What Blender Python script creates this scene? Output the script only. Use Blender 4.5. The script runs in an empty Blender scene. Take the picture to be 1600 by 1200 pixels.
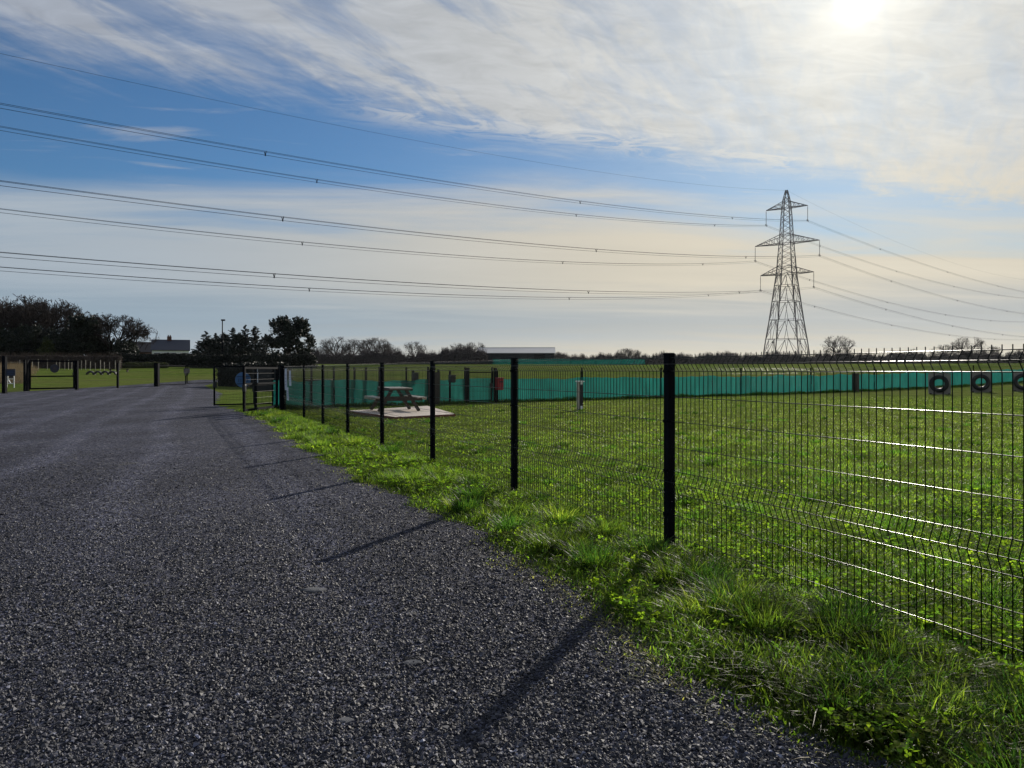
import bpy, math, random
import numpy as np
from mathutils import Vector

scene = bpy.context.scene
COL = scene.collection
R = math.radians

# ------------------------------------------------------------------ camera
HC = 1.40                      # camera height
cam_d = bpy.data.cameras.new("camera")
cam_d.sensor_width = 36
cam_d.lens = 27.0
cam_d.shift_y = -22 / 1600
cam_d.clip_start = 0.05
cam_d.clip_end = 9000
cam = bpy.data.objects.new("camera", cam_d)
cam.location = (0, 0, HC)
cam.rotation_euler = (R(90), 0, 0)
COL.objects.link(cam)
scene.camera = cam

# ------------------------------------------------------------------ light
SUN_DIR = Vector((0.45, 1.0, 0.4817)).normalized()
SUN_EL = math.asin(SUN_DIR.z)
SUN_AZ = math.atan2(SUN_DIR.x, SUN_DIR.y)
sun_d = bpy.data.lights.new("sun", 'SUN')
sun_d.energy = 5.0
sun_d.angle = R(0.6)
sun_d.color = (1.0, 0.93, 0.82)
sun = bpy.data.objects.new("sun", sun_d)
sun.rotation_euler = SUN_DIR.to_track_quat('Z', 'Y').to_euler()
sun.location = (30, 60, 40)
COL.objects.link(sun)

vs = scene.view_settings
scene.display_settings.display_device = 'sRGB'
vs.view_transform = 'Standard'
vs.look = 'None'
vs.exposure = 0.22
vs.gamma = 1
scene.cycles.max_bounces = 8
scene.cycles.transparent_max_bounces = 24
scene.cycles.sample_clamp_indirect = 6


class NT:
    """small helper for building node trees"""
    def __init__(self, tree):
        self.t = tree
        tree.nodes.clear()

    def n(self, kind, **props):
        nd = self.t.nodes.new(kind)
        for k, v in props.items():
            setattr(nd, k, v)
        return nd

    def put(self, sock, v):
        if hasattr(v, 'links') or isinstance(v, bpy.types.NodeSocket):
            self.t.links.new(v, sock)
        elif v is not None:
            if isinstance(v, (tuple, list)) and len(v) == 3 and sock.type == 'RGBA':
                v = (*v, 1)
            sock.default_value = v

    def m(self, op, a, b=None, c=None, clamp=False):
        nd = self.n('ShaderNodeMath', operation=op, use_clamp=clamp)
        self.put(nd.inputs[0], a)
        if b is not None: self.put(nd.inputs[1], b)
        if c is not None: self.put(nd.inputs[2], c)
        return nd.outputs[0]

    def step(self, v, a, b, lo=0.0, hi=1.0):
        nd = self.n('ShaderNodeMapRange', interpolation_type='SMOOTHSTEP')
        self.put(nd.inputs[0], v)
        for i, q in enumerate((a, b, lo, hi)):
            self.put(nd.inputs[i + 1], q)
        return nd.outputs[0]

    def mix(self, f, a, b, blend='MIX'):
        nd = self.n('ShaderNodeMix', data_type='RGBA', blend_type=blend)
        self.put(nd.inputs[0], f); self.put(nd.inputs[6], a); self.put(nd.inputs[7], b)
        return nd.outputs[2]

    def noise(self, vec, scale, detail=3, rough=0.55, dist=0.0):
        nd = self.n('ShaderNodeTexNoise')
        self.put(nd.inputs['Vector'], vec)
        nd.inputs['Scale'].default_value = scale
        nd.inputs['Detail'].default_value = detail
        nd.inputs['Roughness'].default_value = rough
        nd.inputs['Distortion'].default_value = dist
        return nd.outputs[0]

    def pos(self):
        return self.n('ShaderNodeNewGeometry').outputs['Position']

    def mapping(self, vec, rot=(0, 0, 0), scale=(1, 1, 1), loc=(0, 0, 0)):
        nd = self.n('ShaderNodeMapping')
        self.put(nd.inputs[0], vec)
        nd.inputs[1].default_value = loc
        nd.inputs[2].default_value = rot
        nd.inputs[3].default_value = scale
        return nd.outputs[0]

    def ramp(self, f, stops):
        nd = self.n('ShaderNodeValToRGB')
        self.put(nd.inputs[0], f)
        el = nd.color_ramp.elements
        while len(el) < len(stops): el.new(0.5)
        for e, (p, c) in zip(el, stops):
            e.position = p; e.color = (*c, 1)
        return nd.outputs[0]

    def bsdf(self, color, rough=0.7, spec=0.3, metal=0.0, normal=None):
        nd = self.n('ShaderNodeBsdfPrincipled')
        self.put(nd.inputs['Base Color'], color)
        self.put(nd.inputs['Roughness'], rough)
        self.put(nd.inputs['Specular IOR Level'], spec)
        self.put(nd.inputs['Metallic'], metal)
        if normal is not None: self.put(nd.inputs['Normal'], normal)
        return nd.outputs[0]

    def bump(self, height, strength=0.5, dist=0.01):
        nd = self.n('ShaderNodeBump')
        self.put(nd.inputs['Height'], height)
        nd.inputs['Strength'].default_value = strength
        nd.inputs['Distance'].default_value = dist
        return nd.outputs[0]

    def out(self, sh):
        o = self.n('ShaderNodeOutputMaterial')
        self.t.links.new(sh, o.inputs['Surface'])


# ------------------------------------------------------------------ sky
world = bpy.data.worlds.new("World")
scene.world = world
world.use_nodes = True
w = NT(world.node_tree)
SKY_K = 0.055
tc = w.n('ShaderNodeTexCoord').outputs['Generated']
nrm = w.n('ShaderNodeVectorMath', operation='NORMALIZE'); w.put(nrm.inputs[0], tc)
D = nrm.outputs[0]
sp = w.n('ShaderNodeSeparateXYZ'); w.put(sp.inputs[0], D)
dx, dy, dz = sp.outputs
sky = w.n('ShaderNodeTexSky', sky_type='NISHITA', sun_disc=False)
sky.sun_elevation = SUN_EL
sky.sun_rotation = SUN_AZ
sky.altitude = 50
sky.air_density = 1.0
sky.dust_density = 0.25
sky.ozone_density = 3.0
# cloud plane coordinates
den = w.m('ADD', w.m('MAXIMUM', dz, 0.0), 0.06)
cmb = w.n('ShaderNodeCombineXYZ')
w.put(cmb.inputs[0], w.m('DIVIDE', dx, den)); w.put(cmb.inputs[1], w.m('DIVIDE', dy, den))
P = cmb.outputs[0]
sdot = w.n('ShaderNodeVectorMath', operation='DOT_PRODUCT')
w.put(sdot.inputs[0], D); sdot.inputs[1].default_value = SUN_DIR
sd = w.m('MAXIMUM', sdot.outputs['Value'], 0.0)
# upper cirrus sheet: everything above one great circle
up = w.m('ADD', w.m('ADD', dz, w.m('MULTIPLY', dx, 0.165)), w.m('MULTIPLY', dy, -0.31))
def turned(deg, scale, loc=(0, 0, 0)):
    return w.mapping(w.mapping(P, rot=(0, 0, R(deg))), scale=scale, loc=loc)


n_str = w.noise(turned(-67, (0.45, 2.2, 1)), 1.5, 8, 0.62, 0.5)
n_str2 = w.noise(turned(-58, (1.0, 3.4, 1), (3, 7, 0)), 3.0, 7, 0.62, 0.6)
n_big = w.noise(w.mapping(P, scale=(1, 0.7, 1)), 0.9, 3, 0.5, 0.3)
n_puff = w.noise(turned(-15, (2.0, 4.0, 1), (1, 2, 0)), 2.6, 8, 0.64, 0.9)
left = w.step(dx, 0.12, -0.42)                       # more ragged towards the west
edge_amp = w.m('MULTIPLY_ADD', left, 0.16, 0.07)
up = w.m('ADD', up, w.m('MULTIPLY', left, 0.03))
up2 = w.m('ADD', up, w.m('MULTIPLY', w.m('SUBTRACT', n_str, 0.53), edge_amp))
up2 = w.m('ADD', up2, w.m('MULTIPLY', w.m('SUBTRACT', n_puff, 0.5), 0.05))
m_up = w.step(up2, -0.012, w.m('MULTIPLY_ADD', left, 0.07, 0.03))
thick = w.m('ADD', w.m('MULTIPLY', n_str, 0.8), w.m('MULTIPLY', n_str2, 0.55))
thin = w.step(thick, 0.50, 0.82)
closed = w.step(dx, -0.12, 0.36)
cov_up = w.m('MULTIPLY', m_up, w.m('ADD', w.m('MULTIPLY', thin, w.m('SUBTRACT', 0.72, w.m('MULTIPLY', closed, 0.30))), w.m('MULTIPLY_ADD', closed, 0.10, 0.46)), clamp=True)
# low veil over the horizon
lowv = w.m('SUBTRACT', w.m('ADD', w.m('MULTIPLY', dy, 0.222), w.m('MULTIPLY', dx, -0.02)), dz)
n_veil = w.noise(turned(-8, (0.35, 1.1, 1), (5, 1, 0)), 1.1, 6, 0.58, 0.5)
lowv = w.m('ADD', lowv, w.m('MULTIPLY', w.m('SUBTRACT', n_veil, 0.5), 0.20))
cov_low = w.m('MULTIPLY', w.step(lowv, -0.035, 0.06), 0.96)
# a bright narrow ribbon of cloud along the lower rim of the sheet
da = Vector((-.20, 1, .335)).normalized(); db = Vector((.42, 1, .262)).normalized()
nrb = da.cross(db).normalized()
rb = w.n('ShaderNodeVectorMath', operation='DOT_PRODUCT'); w.put(rb.inputs[0], D); rb.inputs[1].default_value = nrb
rib_d = w.m('ABSOLUTE', w.m('ADD', rb.outputs['Value'], w.m('MULTIPLY', w.m('SUBTRACT', n_puff, 0.5), 0.05)))
rib = w.m('MULTIPLY', w.step(rib_d, 0.022, 0.0), w.step(n_puff, 0.36, 0.60))
rib = w.m('MULTIPLY', rib, w.m('MULTIPLY', w.step(dx, -0.26, -0.12), w.step(dx, 0.50, 0.30)))
# small loose scraps in the blue band
scr = w.noise(turned(-12, (0.7, 2.4, 1), (9, 3, 0)), 1.7, 6, 0.6, 0.4)
cov_scr = w.m('MULTIPLY', w.step(scr, 0.57, 0.74), 0.5)
cov = w.m('MAXIMUM', w.m('MAXIMUM', w.m('MAXIMUM', cov_up, cov_low), cov_scr), w.m('MULTIPLY', rib, 0.85), clamp=True)
hz_ = w.m('MULTIPLY_ADD', w.m('POWER', sd, 14.0), 0.38, 0.02)
cov = w.m('ADD', cov, w.m('MULTIPLY', w.m('SUBTRACT', 1.0, cov), hz_), clamp=True)
# cloud brightness: thin ice cloud scatters forward, so it brightens towards the sun
fwd = w.m('POWER', sd, 5.0)
fwd2 = w.m('POWER', sd, 40.0)
fwd3 = w.m('POWER', sd, 700.0)
fwd4 = w.m('POWER', sd, 11000.0)
base_cl = w.mix(fwd, (0.31, 0.35, 0.425), (0.58, 0.58, 0.555))
# veil colours: grey-blue bank in the middle, cream above and below it
bank = w.step(w.m('ABSOLUTE', w.m('SUBTRACT', w.m('ADD', dz, w.m('MULTIPLY', w.m('SUBTRACT', n_veil, 0.5), 0.06)), 0.062)), 0.055, 0.0)
veil_warm = w.mix(w.step(dx, -0.55, 0.25), (0.34, 0.39, 0.44), (0.57, 0.515, 0.41))
veil_grey = w.mix(w.step(dx, -0.5, 0.4), (0.25, 0.325, 0.395), (0.36, 0.38, 0.39))
veil = w.mix(w.m('MULTIPLY', bank, 0.85), veil_warm, veil_grey)
lowmask = w.step(dz, 0.30, 0.16)
ccol = w.mix(lowmask, base_cl, veil)
tex = w.m('ADD', w.m('MULTIPLY', n_puff, 0.45), w.m('MULTIPLY', n_big, 0.3))
tex = w.m('MULTIPLY_ADD', tex, 1.15, 0.50)
tex = w.m('ADD', w.m('MULTIPLY', tex, w.m('SUBTRACT', 1.0, lowmask)), w.m('MULTIPLY', lowmask, w.m('MULTIPLY_ADD', n_veil, 0.25, 0.87)))
vm = w.n('ShaderNodeVectorMath', operation='SCALE'); w.put(vm.inputs[0], ccol); w.put(vm.inputs['Scale'], tex)
ccol = vm.outputs[0]
glow = w.m('ADD', w.m('ADD', w.m('MULTIPLY', fwd2, 0.20), w.m('MULTIPLY', fwd3, 0.20)), w.m('MULTIPLY', fwd4, 3.0))
gl = w.n('ShaderNodeVectorMath', operation='SCALE'); gl.inputs[0].default_value = (1.0, 0.95, 0.80); w.put(gl.inputs['Scale'], glow)
add = w.n('ShaderNodeVectorMath', operation='ADD'); w.put(add.inputs[0], ccol); w.put(add.inputs[1], gl.outputs[0])
csc = w.n('ShaderNodeVectorMath', operation='SCALE'); w.put(csc.inputs[0], add.outputs[0]); csc.inputs['Scale'].default_value = 1.0 / SKY_K
tint = w.mix(1.0, sky.outputs[0], (0.56, 0.88, 1.12), 'MULTIPLY')
final = w.mix(cov, tint, csc.outputs[0])
bg = w.n('ShaderNodeBackground')
w.put(bg.inputs[0], final)
bg.inputs[1].default_value = SKY_K
wo = w.n('ShaderNodeOutputWorld')
world.node_tree.links.new(bg.outputs[0], wo.inputs['Surface'])
world.cycles.sampling_method = 'MANUAL'
world.cycles.sample_map_resolution = 1024


# ------------------------------------------------------------------ ground shape
def hgt(x, y):
    r = np.hypot(x, y)
    t = np.clip((r - 45.0) / 125.0, 0, 1)
    return 2.6 * t * t * (3 - 2 * t)


def G(px, py):
    """point of the ground seen at pixel (px, py) of the 1600x1200 photograph"""
    k, m = (px - 800) / 1200.0, -(py - 578) / 1200.0
    Y = 1.5
    while Y < 400 and HC + m * Y > hgt(k * Y, Y): Y += 0.05
    return (k * Y, Y, float(hgt(k * Y, Y)))


def at(px, Y):
    X = (px - 800) / 1200.0 * Y
    return (X, Y, float(hgt(X, Y)))


def zpx(py, Y):
    return HC + (578 - py) / 1200.0 * Y


# ------------------------------------------------------------------ materials
def material(name):
    m = bpy.data.materials.new(name)
    m.use_nodes = True
    return m, NT(m.node_tree)


def plain(name, color, rough=0.6, spec=0.3, metal=0.0, var=0.25, scale=6.0, bump=0.0, dirt=None):
    m, t = material(name)
    p = t.pos()
    n = t.noise(p, scale, 5, 0.6)
    c = t.mix(n, tuple(v * (1 - var) for v in color), tuple(min(1, v * (1 + var)) for v in color))
    if dirt is not None:
        n2 = t.noise(p, scale * 0.37, 6, 0.7)
        c = t.mix(t.step(n2, 0.5, 0.72), c, dirt)
    nor = t.bump(t.noise(p, scale * 8, 4), bump, 0.01) if bump else None
    t.out(t.bsdf(c, t.m('MULTIPLY_ADD', n, 0.2, rough - 0.1), spec, metal, nor))
    return m


M = {}
M['coat'] = plain('dark_green_coating', (0.003, 0.004, 0.007), 0.6, 0.05, 0, 0.3, 9, 0.05, (0.009, 0.011, 0.013))
M['wire'] = plain('dark_wire_coating', (0.004, 0.006, 0.007), 0.45, 0.2, 0, 0.2, 14)
M['wire_cross'] = plain('glossy_wire_coating', (0.012, 0.015, 0.016), 0.30, 0.15, 0.45, 0.4, 5)
M['galv'] = plain('galvanised_steel', (0.052, 0.047, 0.052), 0.75, 0.15, 0, 0.25, 2)
M['cable'] = plain('cable_grey', (0.022, 0.024, 0.03), 1.0, 0.0, 0, 0.15, 1)
M['glassy'] = plain('insulator_brown', (0.05, 0.04, 0.04), 0.3, 0.5, 0, 0.2, 3)
M['timber'] = plain('weathered_glare_timber', (0.42, 0.38, 0.33), 0.3, 0.6, 0, 0.3, 7, 0.06, (0.10, 0.10, 0.085))  # weathered grey timber, lightened further to imitate glare on the table top
M['timber_dark'] = plain('dark_timber', (0.055, 0.047, 0.04), 0.8, 0.2, 0, 0.35, 7, 0.3)  # darker brown timber for legs, battens, beams and posts
M['board'] = plain('weathered_board', (0.23, 0.21, 0.19), 0.75, 0.25, 0, 0.3, 5, 0.2, (0.14, 0.14, 0.12))
M['slab'] = plain('concrete', (0.66, 0.57, 0.50), 0.5, 0.5, 0, 0.15, 3, 0.1, (0.25, 0.24, 0.2))
M['slab_edge'] = plain('reddish_edging', (0.25, 0.10, 0.07), 0.8, 0.2, 0, 0.25, 4)
M['pebble'] = plain('grey_pebble', (0.085, 0.088, 0.098), 0.85, 0.2, 0, 0.35, 40, 0.4)
M['rubber'] = plain('tyre_rubber', (0.012, 0.013, 0.014), 0.55, 0.4, 0, 0.3, 10, 0.3)
M['red'] = plain('red_plastic', (0.30, 0.012, 0.022), 0.4, 0.45, 0, 0.15, 6)
M['bin'] = plain('dark_plastic', (0.012, 0.014, 0.018), 0.45, 0.4, 0, 0.2, 6)
M['white'] = plain('white_paint', (0.75, 0.76, 0.77), 0.5, 0.35, 0, 0.06, 5)
M['paper'] = plain('laminated_paper', (0.66, 0.70, 0.82), 0.35, 0.5, 0, 0.05, 9)
M['print'] = plain('printed_grey', (0.28, 0.31, 0.40), 0.4, 0.4, 0, 0.1, 30)
M['blue'] = plain('blue_sign_face', (0.06, 0.14, 0.30), 0.5, 0.2, 0, 0.1, 8)
M['blue_dark'] = plain('dark_blue_band', (0.02, 0.045, 0.12), 0.4, 0.4, 0, 0.1, 8)
M['navy'] = plain('navy_sign_face', (0.012, 0.016, 0.035), 0.4, 0.4, 0, 0.2, 8)
M['render'] = plain('white_render', (0.72, 0.74, 0.70), 0.8, 0.2, 0, 0.1, 1)
M['slate'] = plain('slate_roof', (0.022, 0.028, 0.048), 0.6, 0.35, 0, 0.3, 1.2)
M['brown_roof'] = plain('old_tile_roof', (0.035, 0.03, 0.032), 0.7, 0.3, 0, 0.3, 1.2)
M['brick'] = plain('dark_brick', (0.10, 0.05, 0.04), 0.8, 0.2, 0, 0.3, 3)
M['clad'] = plain('green_cladding', (0.004, 0.010, 0.015), 0.6, 0.3, 0, 0.2, 0.8)
M['clad_dark'] = plain('open_doorway', (0.006, 0.008, 0.011), 0.8, 0.1, 0, 0.2, 0.8)
M['sheet_roof'] = plain('fibre_cement_roof', (0.30, 0.31, 0.33), 0.5, 0.4, 0, 0.15, 0.6)
M['blue_clad'] = plain('blue_grey_cladding', (0.07, 0.095, 0.15), 0.6, 0.3, 0, 0.2, 0.8)
M['grey_roof'] = plain('grey_sheet_roof', (0.12, 0.115, 0.13), 0.6, 0.3, 0, 0.2, 0.6)
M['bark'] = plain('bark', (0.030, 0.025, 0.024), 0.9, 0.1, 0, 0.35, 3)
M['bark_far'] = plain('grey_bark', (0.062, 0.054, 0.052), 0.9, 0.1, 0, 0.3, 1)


def leafy(name, c1, c2, trans=0.35, scale=1.2, rough=0.6, spec=0.25):
    m, t = material(name)
    p = t.pos()
    n = t.noise(p, scale, 4, 0.6)
    c = t.mix(t.step(n, 0.3, 0.7), c1, c2)
    pb = t.bsdf(c, rough, spec)
    tr = t.n('ShaderNodeBsdfTranslucent'); t.put(tr.inputs[0], c)
    mx = t.n('ShaderNodeMixShader'); mx.inputs[0].default_value = trans
    t.t.links.new(pb, mx.inputs[1]); t.t.links.new(tr.outputs[0], mx.inputs[2])
    t.out(mx.outputs[0])
    return m


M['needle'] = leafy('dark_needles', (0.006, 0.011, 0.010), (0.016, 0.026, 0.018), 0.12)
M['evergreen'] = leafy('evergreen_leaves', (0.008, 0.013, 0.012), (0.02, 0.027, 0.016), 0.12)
M['ivy'] = leafy('ivy_leaves', (0.02, 0.03, 0.010), (0.06, 0.07, 0.02), 0.25)
M['hedge_brown'] = leafy('bare_hedge_twigs', (0.045, 0.036, 0.034), (0.085, 0.066, 0.055), 0.15)
M['hedge_far'] = leafy('far_hedge_twigs', (0.040, 0.034, 0.038), (0.080, 0.066, 0.066), 0.15, 0.15)
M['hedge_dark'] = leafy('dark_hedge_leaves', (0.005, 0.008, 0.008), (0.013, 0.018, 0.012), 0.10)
M['reed'] = leafy('dead_grass', (0.13, 0.10, 0.06), (0.24, 0.19, 0.12), 0.3, 2.0, 0.8, 0.05)

# blades: colour comes from the mesh (each leaf its own), light goes through them
def blade_mat(name, trans, spec, rough):
    m, t = material(name)
    a = t.n('ShaderNodeAttribute'); a.attribute_name = 'tone'
    c = a.outputs['Color']
    pb = t.bsdf(c, rough, spec)
    tr = t.n('ShaderNodeBsdfTranslucent')
    t.put(tr.inputs[0], t.mix(1.0, c, (2.5, 3.3, 1.1), 'MULTIPLY'))
    mx = t.n('ShaderNodeMixShader'); mx.inputs[0].default_value = trans
    t.t.links.new(pb, mx.inputs[1]); t.t.links.new(tr.outputs[0], mx.inputs[2])
    t.out(mx.outputs[0])
    return m


M['blade'] = blade_mat('grass_blades', 0.58, 0.09, 0.42)
M['clover'] = blade_mat('clover_leaves', 0.6, 0.03, 0.8)
m, t = material('gravel_stones')
a = t.n('ShaderNodeAttribute'); a.attribute_name = 'tone'
t.out(t.bsdf(a.outputs['Color'], 0.6, 0.25))
M['stone'] = m

# shade netting: woven, partly see-through
for net_key, net_dim in (('net', 1.0), ('net_far', 0.42)):  # far net is the same cloth, darkened in colour to imitate dimmer light
 m, t = material('green_shade_netting' if net_key == 'net' else 'dim_lit_netting')
 p = t.pos()
 n = t.noise(p, 1.3, 5, 0.6)
 n2 = t.noise(t.mapping(p, scale=(3.0, 3.0, 0.5)), 1.6, 5)
 c = t.mix(n, tuple(v * net_dim for v in (0.016, 0.19, 0.165)), tuple(v * net_dim for v in (0.026, 0.265, 0.23)))
 c = t.mix(t.m('MULTIPLY', t.step(n2, 0.35, 0.75), 0.5), c, tuple(v * net_dim for v in (0.010, 0.105, 0.105)))
 df = t.n('ShaderNodeBsdfDiffuse'); t.put(df.inputs[0], c)
 tr = t.n('ShaderNodeBsdfTranslucent'); t.put(tr.inputs[0], c)
 tp = t.n('ShaderNodeBsdfTransparent')
 mx = t.n('ShaderNodeMixShader'); mx.inputs[0].default_value = 0.55
 t.t.links.new(df.outputs[0], mx.inputs[1]); t.t.links.new(tr.outputs[0], mx.inputs[2])
 mx2 = t.n('ShaderNodeMixShader'); mx2.inputs[0].default_value = 0.10
 t.t.links.new(mx.outputs[0], mx2.inputs[1]); t.t.links.new(tp.outputs[0], mx2.inputs[2])
 t.out(mx2.outputs[0])
 M[net_key] = m

# field grass (ground sheet)
m, t = material('field_turf')
p = t.pos()
nb = t.noise(p, 0.05, 5, 0.6)
nm = t.noise(p, 0.9, 6, 0.65)
nf = t.noise(p, 14.0, 5, 0.7)
nff = t.noise(p, 60.0, 3, 0.6)
c = t.mix(t.step(nm, 0.35, 0.68), (0.048, 0.078, 0.014), (0.102, 0.150, 0.030))
c = t.mix(t.m('MULTIPLY', t.step(nb, 0.38, 0.66), 0.7), c, (0.112, 0.122, 0.040))
c = t.mix(t.step(nf, 0.52, 0.70), c, (0.020, 0.024, 0.009))  # fine dark spots paint the self-shadowed gaps between the grass
c = t.mix(t.m('MULTIPLY', t.step(nff, 0.5, 0.75), 0.5), c, (0.14, 0.155, 0.05))
hh = t.m('ADD', t.m('MULTIPLY', nf, 1.0), t.m('MULTIPLY', nff, 0.4))
t.out(t.bsdf(c, 1.0, 0.0, 0, t.bump(hh, 0.6, 0.05)))
M['turf'] = m

# gravel car park
m, t = material('crushed_gravel')
p = t.pos()
v1 = t.n('ShaderNodeTexVoronoi'); t.put(v1.inputs['Vector'], p); v1.inputs['Scale'].default_value = 62
v2 = t.n('ShaderNodeTexVoronoi'); t.put(v2.inputs['Vector'], p); v2.inputs['Scale'].default_value = 24
nl = t.noise(p, 0.45, 5, 0.6)
nb = t.noise(t.mapping(p, rot=(0, 0, R(20)), scale=(1.0, 0.35, 1)), 0.8, 4, 0.6)
s1 = t.n('ShaderNodeSeparateColor'); t.put(s1.inputs[0], v1.outputs['Color'])
s2 = t.n('ShaderNodeSeparateColor'); t.put(s2.inputs[0], v2.outputs['Color'])
tone = t.ramp(s1.outputs[0], [(0.0, (0.010, 0.011, 0.018)), (0.55, (0.034, 0.036, 0.056)), (0.88, (0.072, 0.075, 0.108)), (1.0, (0.19, 0.195, 0.235))])
c = t.mix(t.m('MULTIPLY', t.step(s2.outputs[1], 0.93, 0.97), 0.7), tone, (0.17, 0.17, 0.18))
g = t.m('MULTIPLY_ADD', t.step(nl, 0.3, 0.7), 0.35, 0.80)
g = t.m('MULTIPLY', g, t.m('MULTIPLY_ADD', t.step(nb, 0.35, 0.65), 0.34, 0.82))
# compacted wheel tracks leading to the far gates
spx = t.n('ShaderNodeSeparateXYZ'); t.put(spx.inputs[0], p)
lat = t.m('ADD', spx.outputs[0], t.m('MULTIPLY', spx.outputs[1], 0.40))
lat = t.m('ADD', lat, t.m('MULTIPLY', t.m('SUBTRACT', t.noise(p, 0.12, 2), 0.5), 1.6))
trk = t.m('ABSOLUTE', t.m('SUBTRACT', t.m('FRACT', t.m('MULTIPLY', t.m('ADD', lat, 40.3), 1 / 1.75)), 0.5))
g = t.m('MULTIPLY', g, t.m('MULTIPLY_ADD', t.step(trk, 0.22, 0.05), 0.34, 0.90))
sc = t.n('ShaderNodeVectorMath', operation='SCALE'); t.put(sc.inputs[0], c); t.put(sc.inputs['Scale'], g)
moss = t.noise(p, 0.75, 5, 0.7)
c = t.mix(t.m('MULTIPLY', t.step(moss, 0.62, 0.74), 0.5), sc.outputs[0], (0.085, 0.080, 0.050))
hgt_s = t.m('SUBTRACT', 1.0, v1.outputs['Distance'])
hh = t.m('ADD', t.m('MULTIPLY', hgt_s, 0.5), t.m('MULTIPLY', s1.outputs[1], 0.8))
t.out(t.bsdf(c, 0.9, 0.08, 0, t.bump(hh, 1.0, 0.012)))
M['gravel'] = m


# ------------------------------------------------------------------ mesh helpers
def arr_mesh(name, verts, faces_by_n, tone=None, smooth=False):
    """verts (N,3); faces_by_n list of integer arrays (k, n)"""
    me = bpy.data.meshes.new(name)
    verts = np.asarray(verts, dtype=np.float32)
    me.vertices.add(len(verts))
    me.vertices.foreach_set('co', verts.ravel())
    li, st, pos_ = [], [], 0
    for f in faces_by_n:
        f = np.asarray(f, dtype=np.int32)
        if len(f) == 0: continue
        li.append(f.ravel())
        st.append(pos_ + np.arange(len(f)) * f.shape[1])
        pos_ += f.size
    li = np.concatenate(li); st = np.concatenate(st)
    me.loops.add(len(li)); me.loops.foreach_set('vertex_index', li)
    me.polygons.add(len(st)); me.polygons.foreach_set('loop_start', st.astype(np.int32))
    me.update(calc_edges=True)
    me.polygons.foreach_set('use_smooth', np.full(len(st), smooth, dtype=bool))
    if tone is not None:
        at_ = me.color_attributes.new('tone', 'FLOAT_COLOR', 'POINT')
        t4 = np.ones((len(verts), 4), dtype=np.float32); t4[:, :3] = tone
        at_.data.foreach_set('color', t4.ravel())
    me.validate()
    return me


def link(name, me, m=None, parent=None, loc=None, rz=None):
    o = bpy.data.objects.new(name, me)
    if m is not None and me is not None and len(me.materials) == 0:
        me.materials.append(m)
    COL.objects.link(o)
    if parent is not None: o.parent = parent
    if loc is not None: o.location = loc
    if rz is not None: o.rotation_euler = (0, 0, rz)
    return o


def tag(o, label=None, cat=None, group=None, kind=None):
    if label: o['label'] = label
    if cat: o['category'] = cat
    if group: o['group'] = group
    if kind: o['kind'] = kind
    return o


def thing(name, label, cat, loc=(0, 0, 0), rz=0.0, group=None):
    return tag(link(name, None, loc=loc, rz=rz), label, cat, group)


class MB:
    def __init__(self):
        self.v, self.f = [], []

    def quad(self, pts):
        b = len(self.v); self.v += [tuple(p) for p in pts]; self.f.append(tuple(range(b, b + len(pts))))

    def box(self, c, s, rz=0.0):
        cx, cy, cz = c; sx, sy, sz = (q / 2 for q in s)
        co, si = math.cos(rz), math.sin(rz)
        b = len(self.v)
        for z in (-sz, sz):
            for x, y in ((-sx, -sy), (sx, -sy), (sx, sy), (-sx, sy)):
                self.v.append((cx + x * co - y * si, cy + x * si + y * co, cz + z))
        self.f += [tuple(b + i for i in q) for q in ((3, 2, 1, 0), (4, 5, 6, 7), (0, 1, 5, 4), (1, 2, 6, 5), (2, 3, 7, 6), (3, 0, 4, 7))]

    def tube(self, pts, r, n=6, caps=True, r2=None, phase=0.0):
        pts = [Vector(p) for p in pts]
        b0 = len(self.v)
        for i, p in enumerate(pts):
            d = (pts[min(i + 1, len(pts) - 1)] - pts[max(i - 1, 0)]).normalized()
            up_ = Vector((0, 0, 1)) if abs(d.z) < 0.9 else Vector((1, 0, 0))
            s = d.cross(up_).normalized(); q = s.cross(d)
            rr = r if r2 is None else r + (r2 - r) * i / max(1, len(pts) - 1)
            for k in range(n):
                a = 2 * math.pi * k / n + phase
                self.v.append(tuple(p + (s * math.cos(a) + q * math.sin(a)) * rr))
        for i in range(len(pts) - 1):
            for k in range(n):
                a, c = b0 + i * n, b0 + (i + 1) * n
                self.f.append((a + k, a + (k + 1) % n, c + (k + 1) % n, c + k))
        if caps:
            self.f.append(tuple(b0 + k for k in reversed(range(n))))
            e = b0 + (len(pts) - 1) * n
            self.f.append(tuple(e + k for k in range(n)))

    def bar(self, a, b, wd, n=4):
        self.tube([a, b], wd * 0.7071, n, phase=math.pi / 4)

    def disc(self, c, r, th, axis='y', n=28, r_in=0.0):
        pass

    def mesh(self, name, smooth=False):
        me = bpy.data.meshes.new(name)
        me.from_pydata(self.v, [], self.f)
        me.update()
        if smooth: me.polygons.foreach_set('use_smooth', np.ones(len(me.polygons), dtype=bool))
        return me

    def build(self, name, m, parent=None, loc=None, rz=None, smooth=False, bevel=0.0):
        o = link(name, self.mesh(name, smooth), m, parent, loc, rz)
        if bevel:
            bv = o.modifiers.new('bevel', 'BEVEL'); bv.width = bevel; bv.segments = 2; bv.limit_method = 'ANGLE'
        return o


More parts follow.
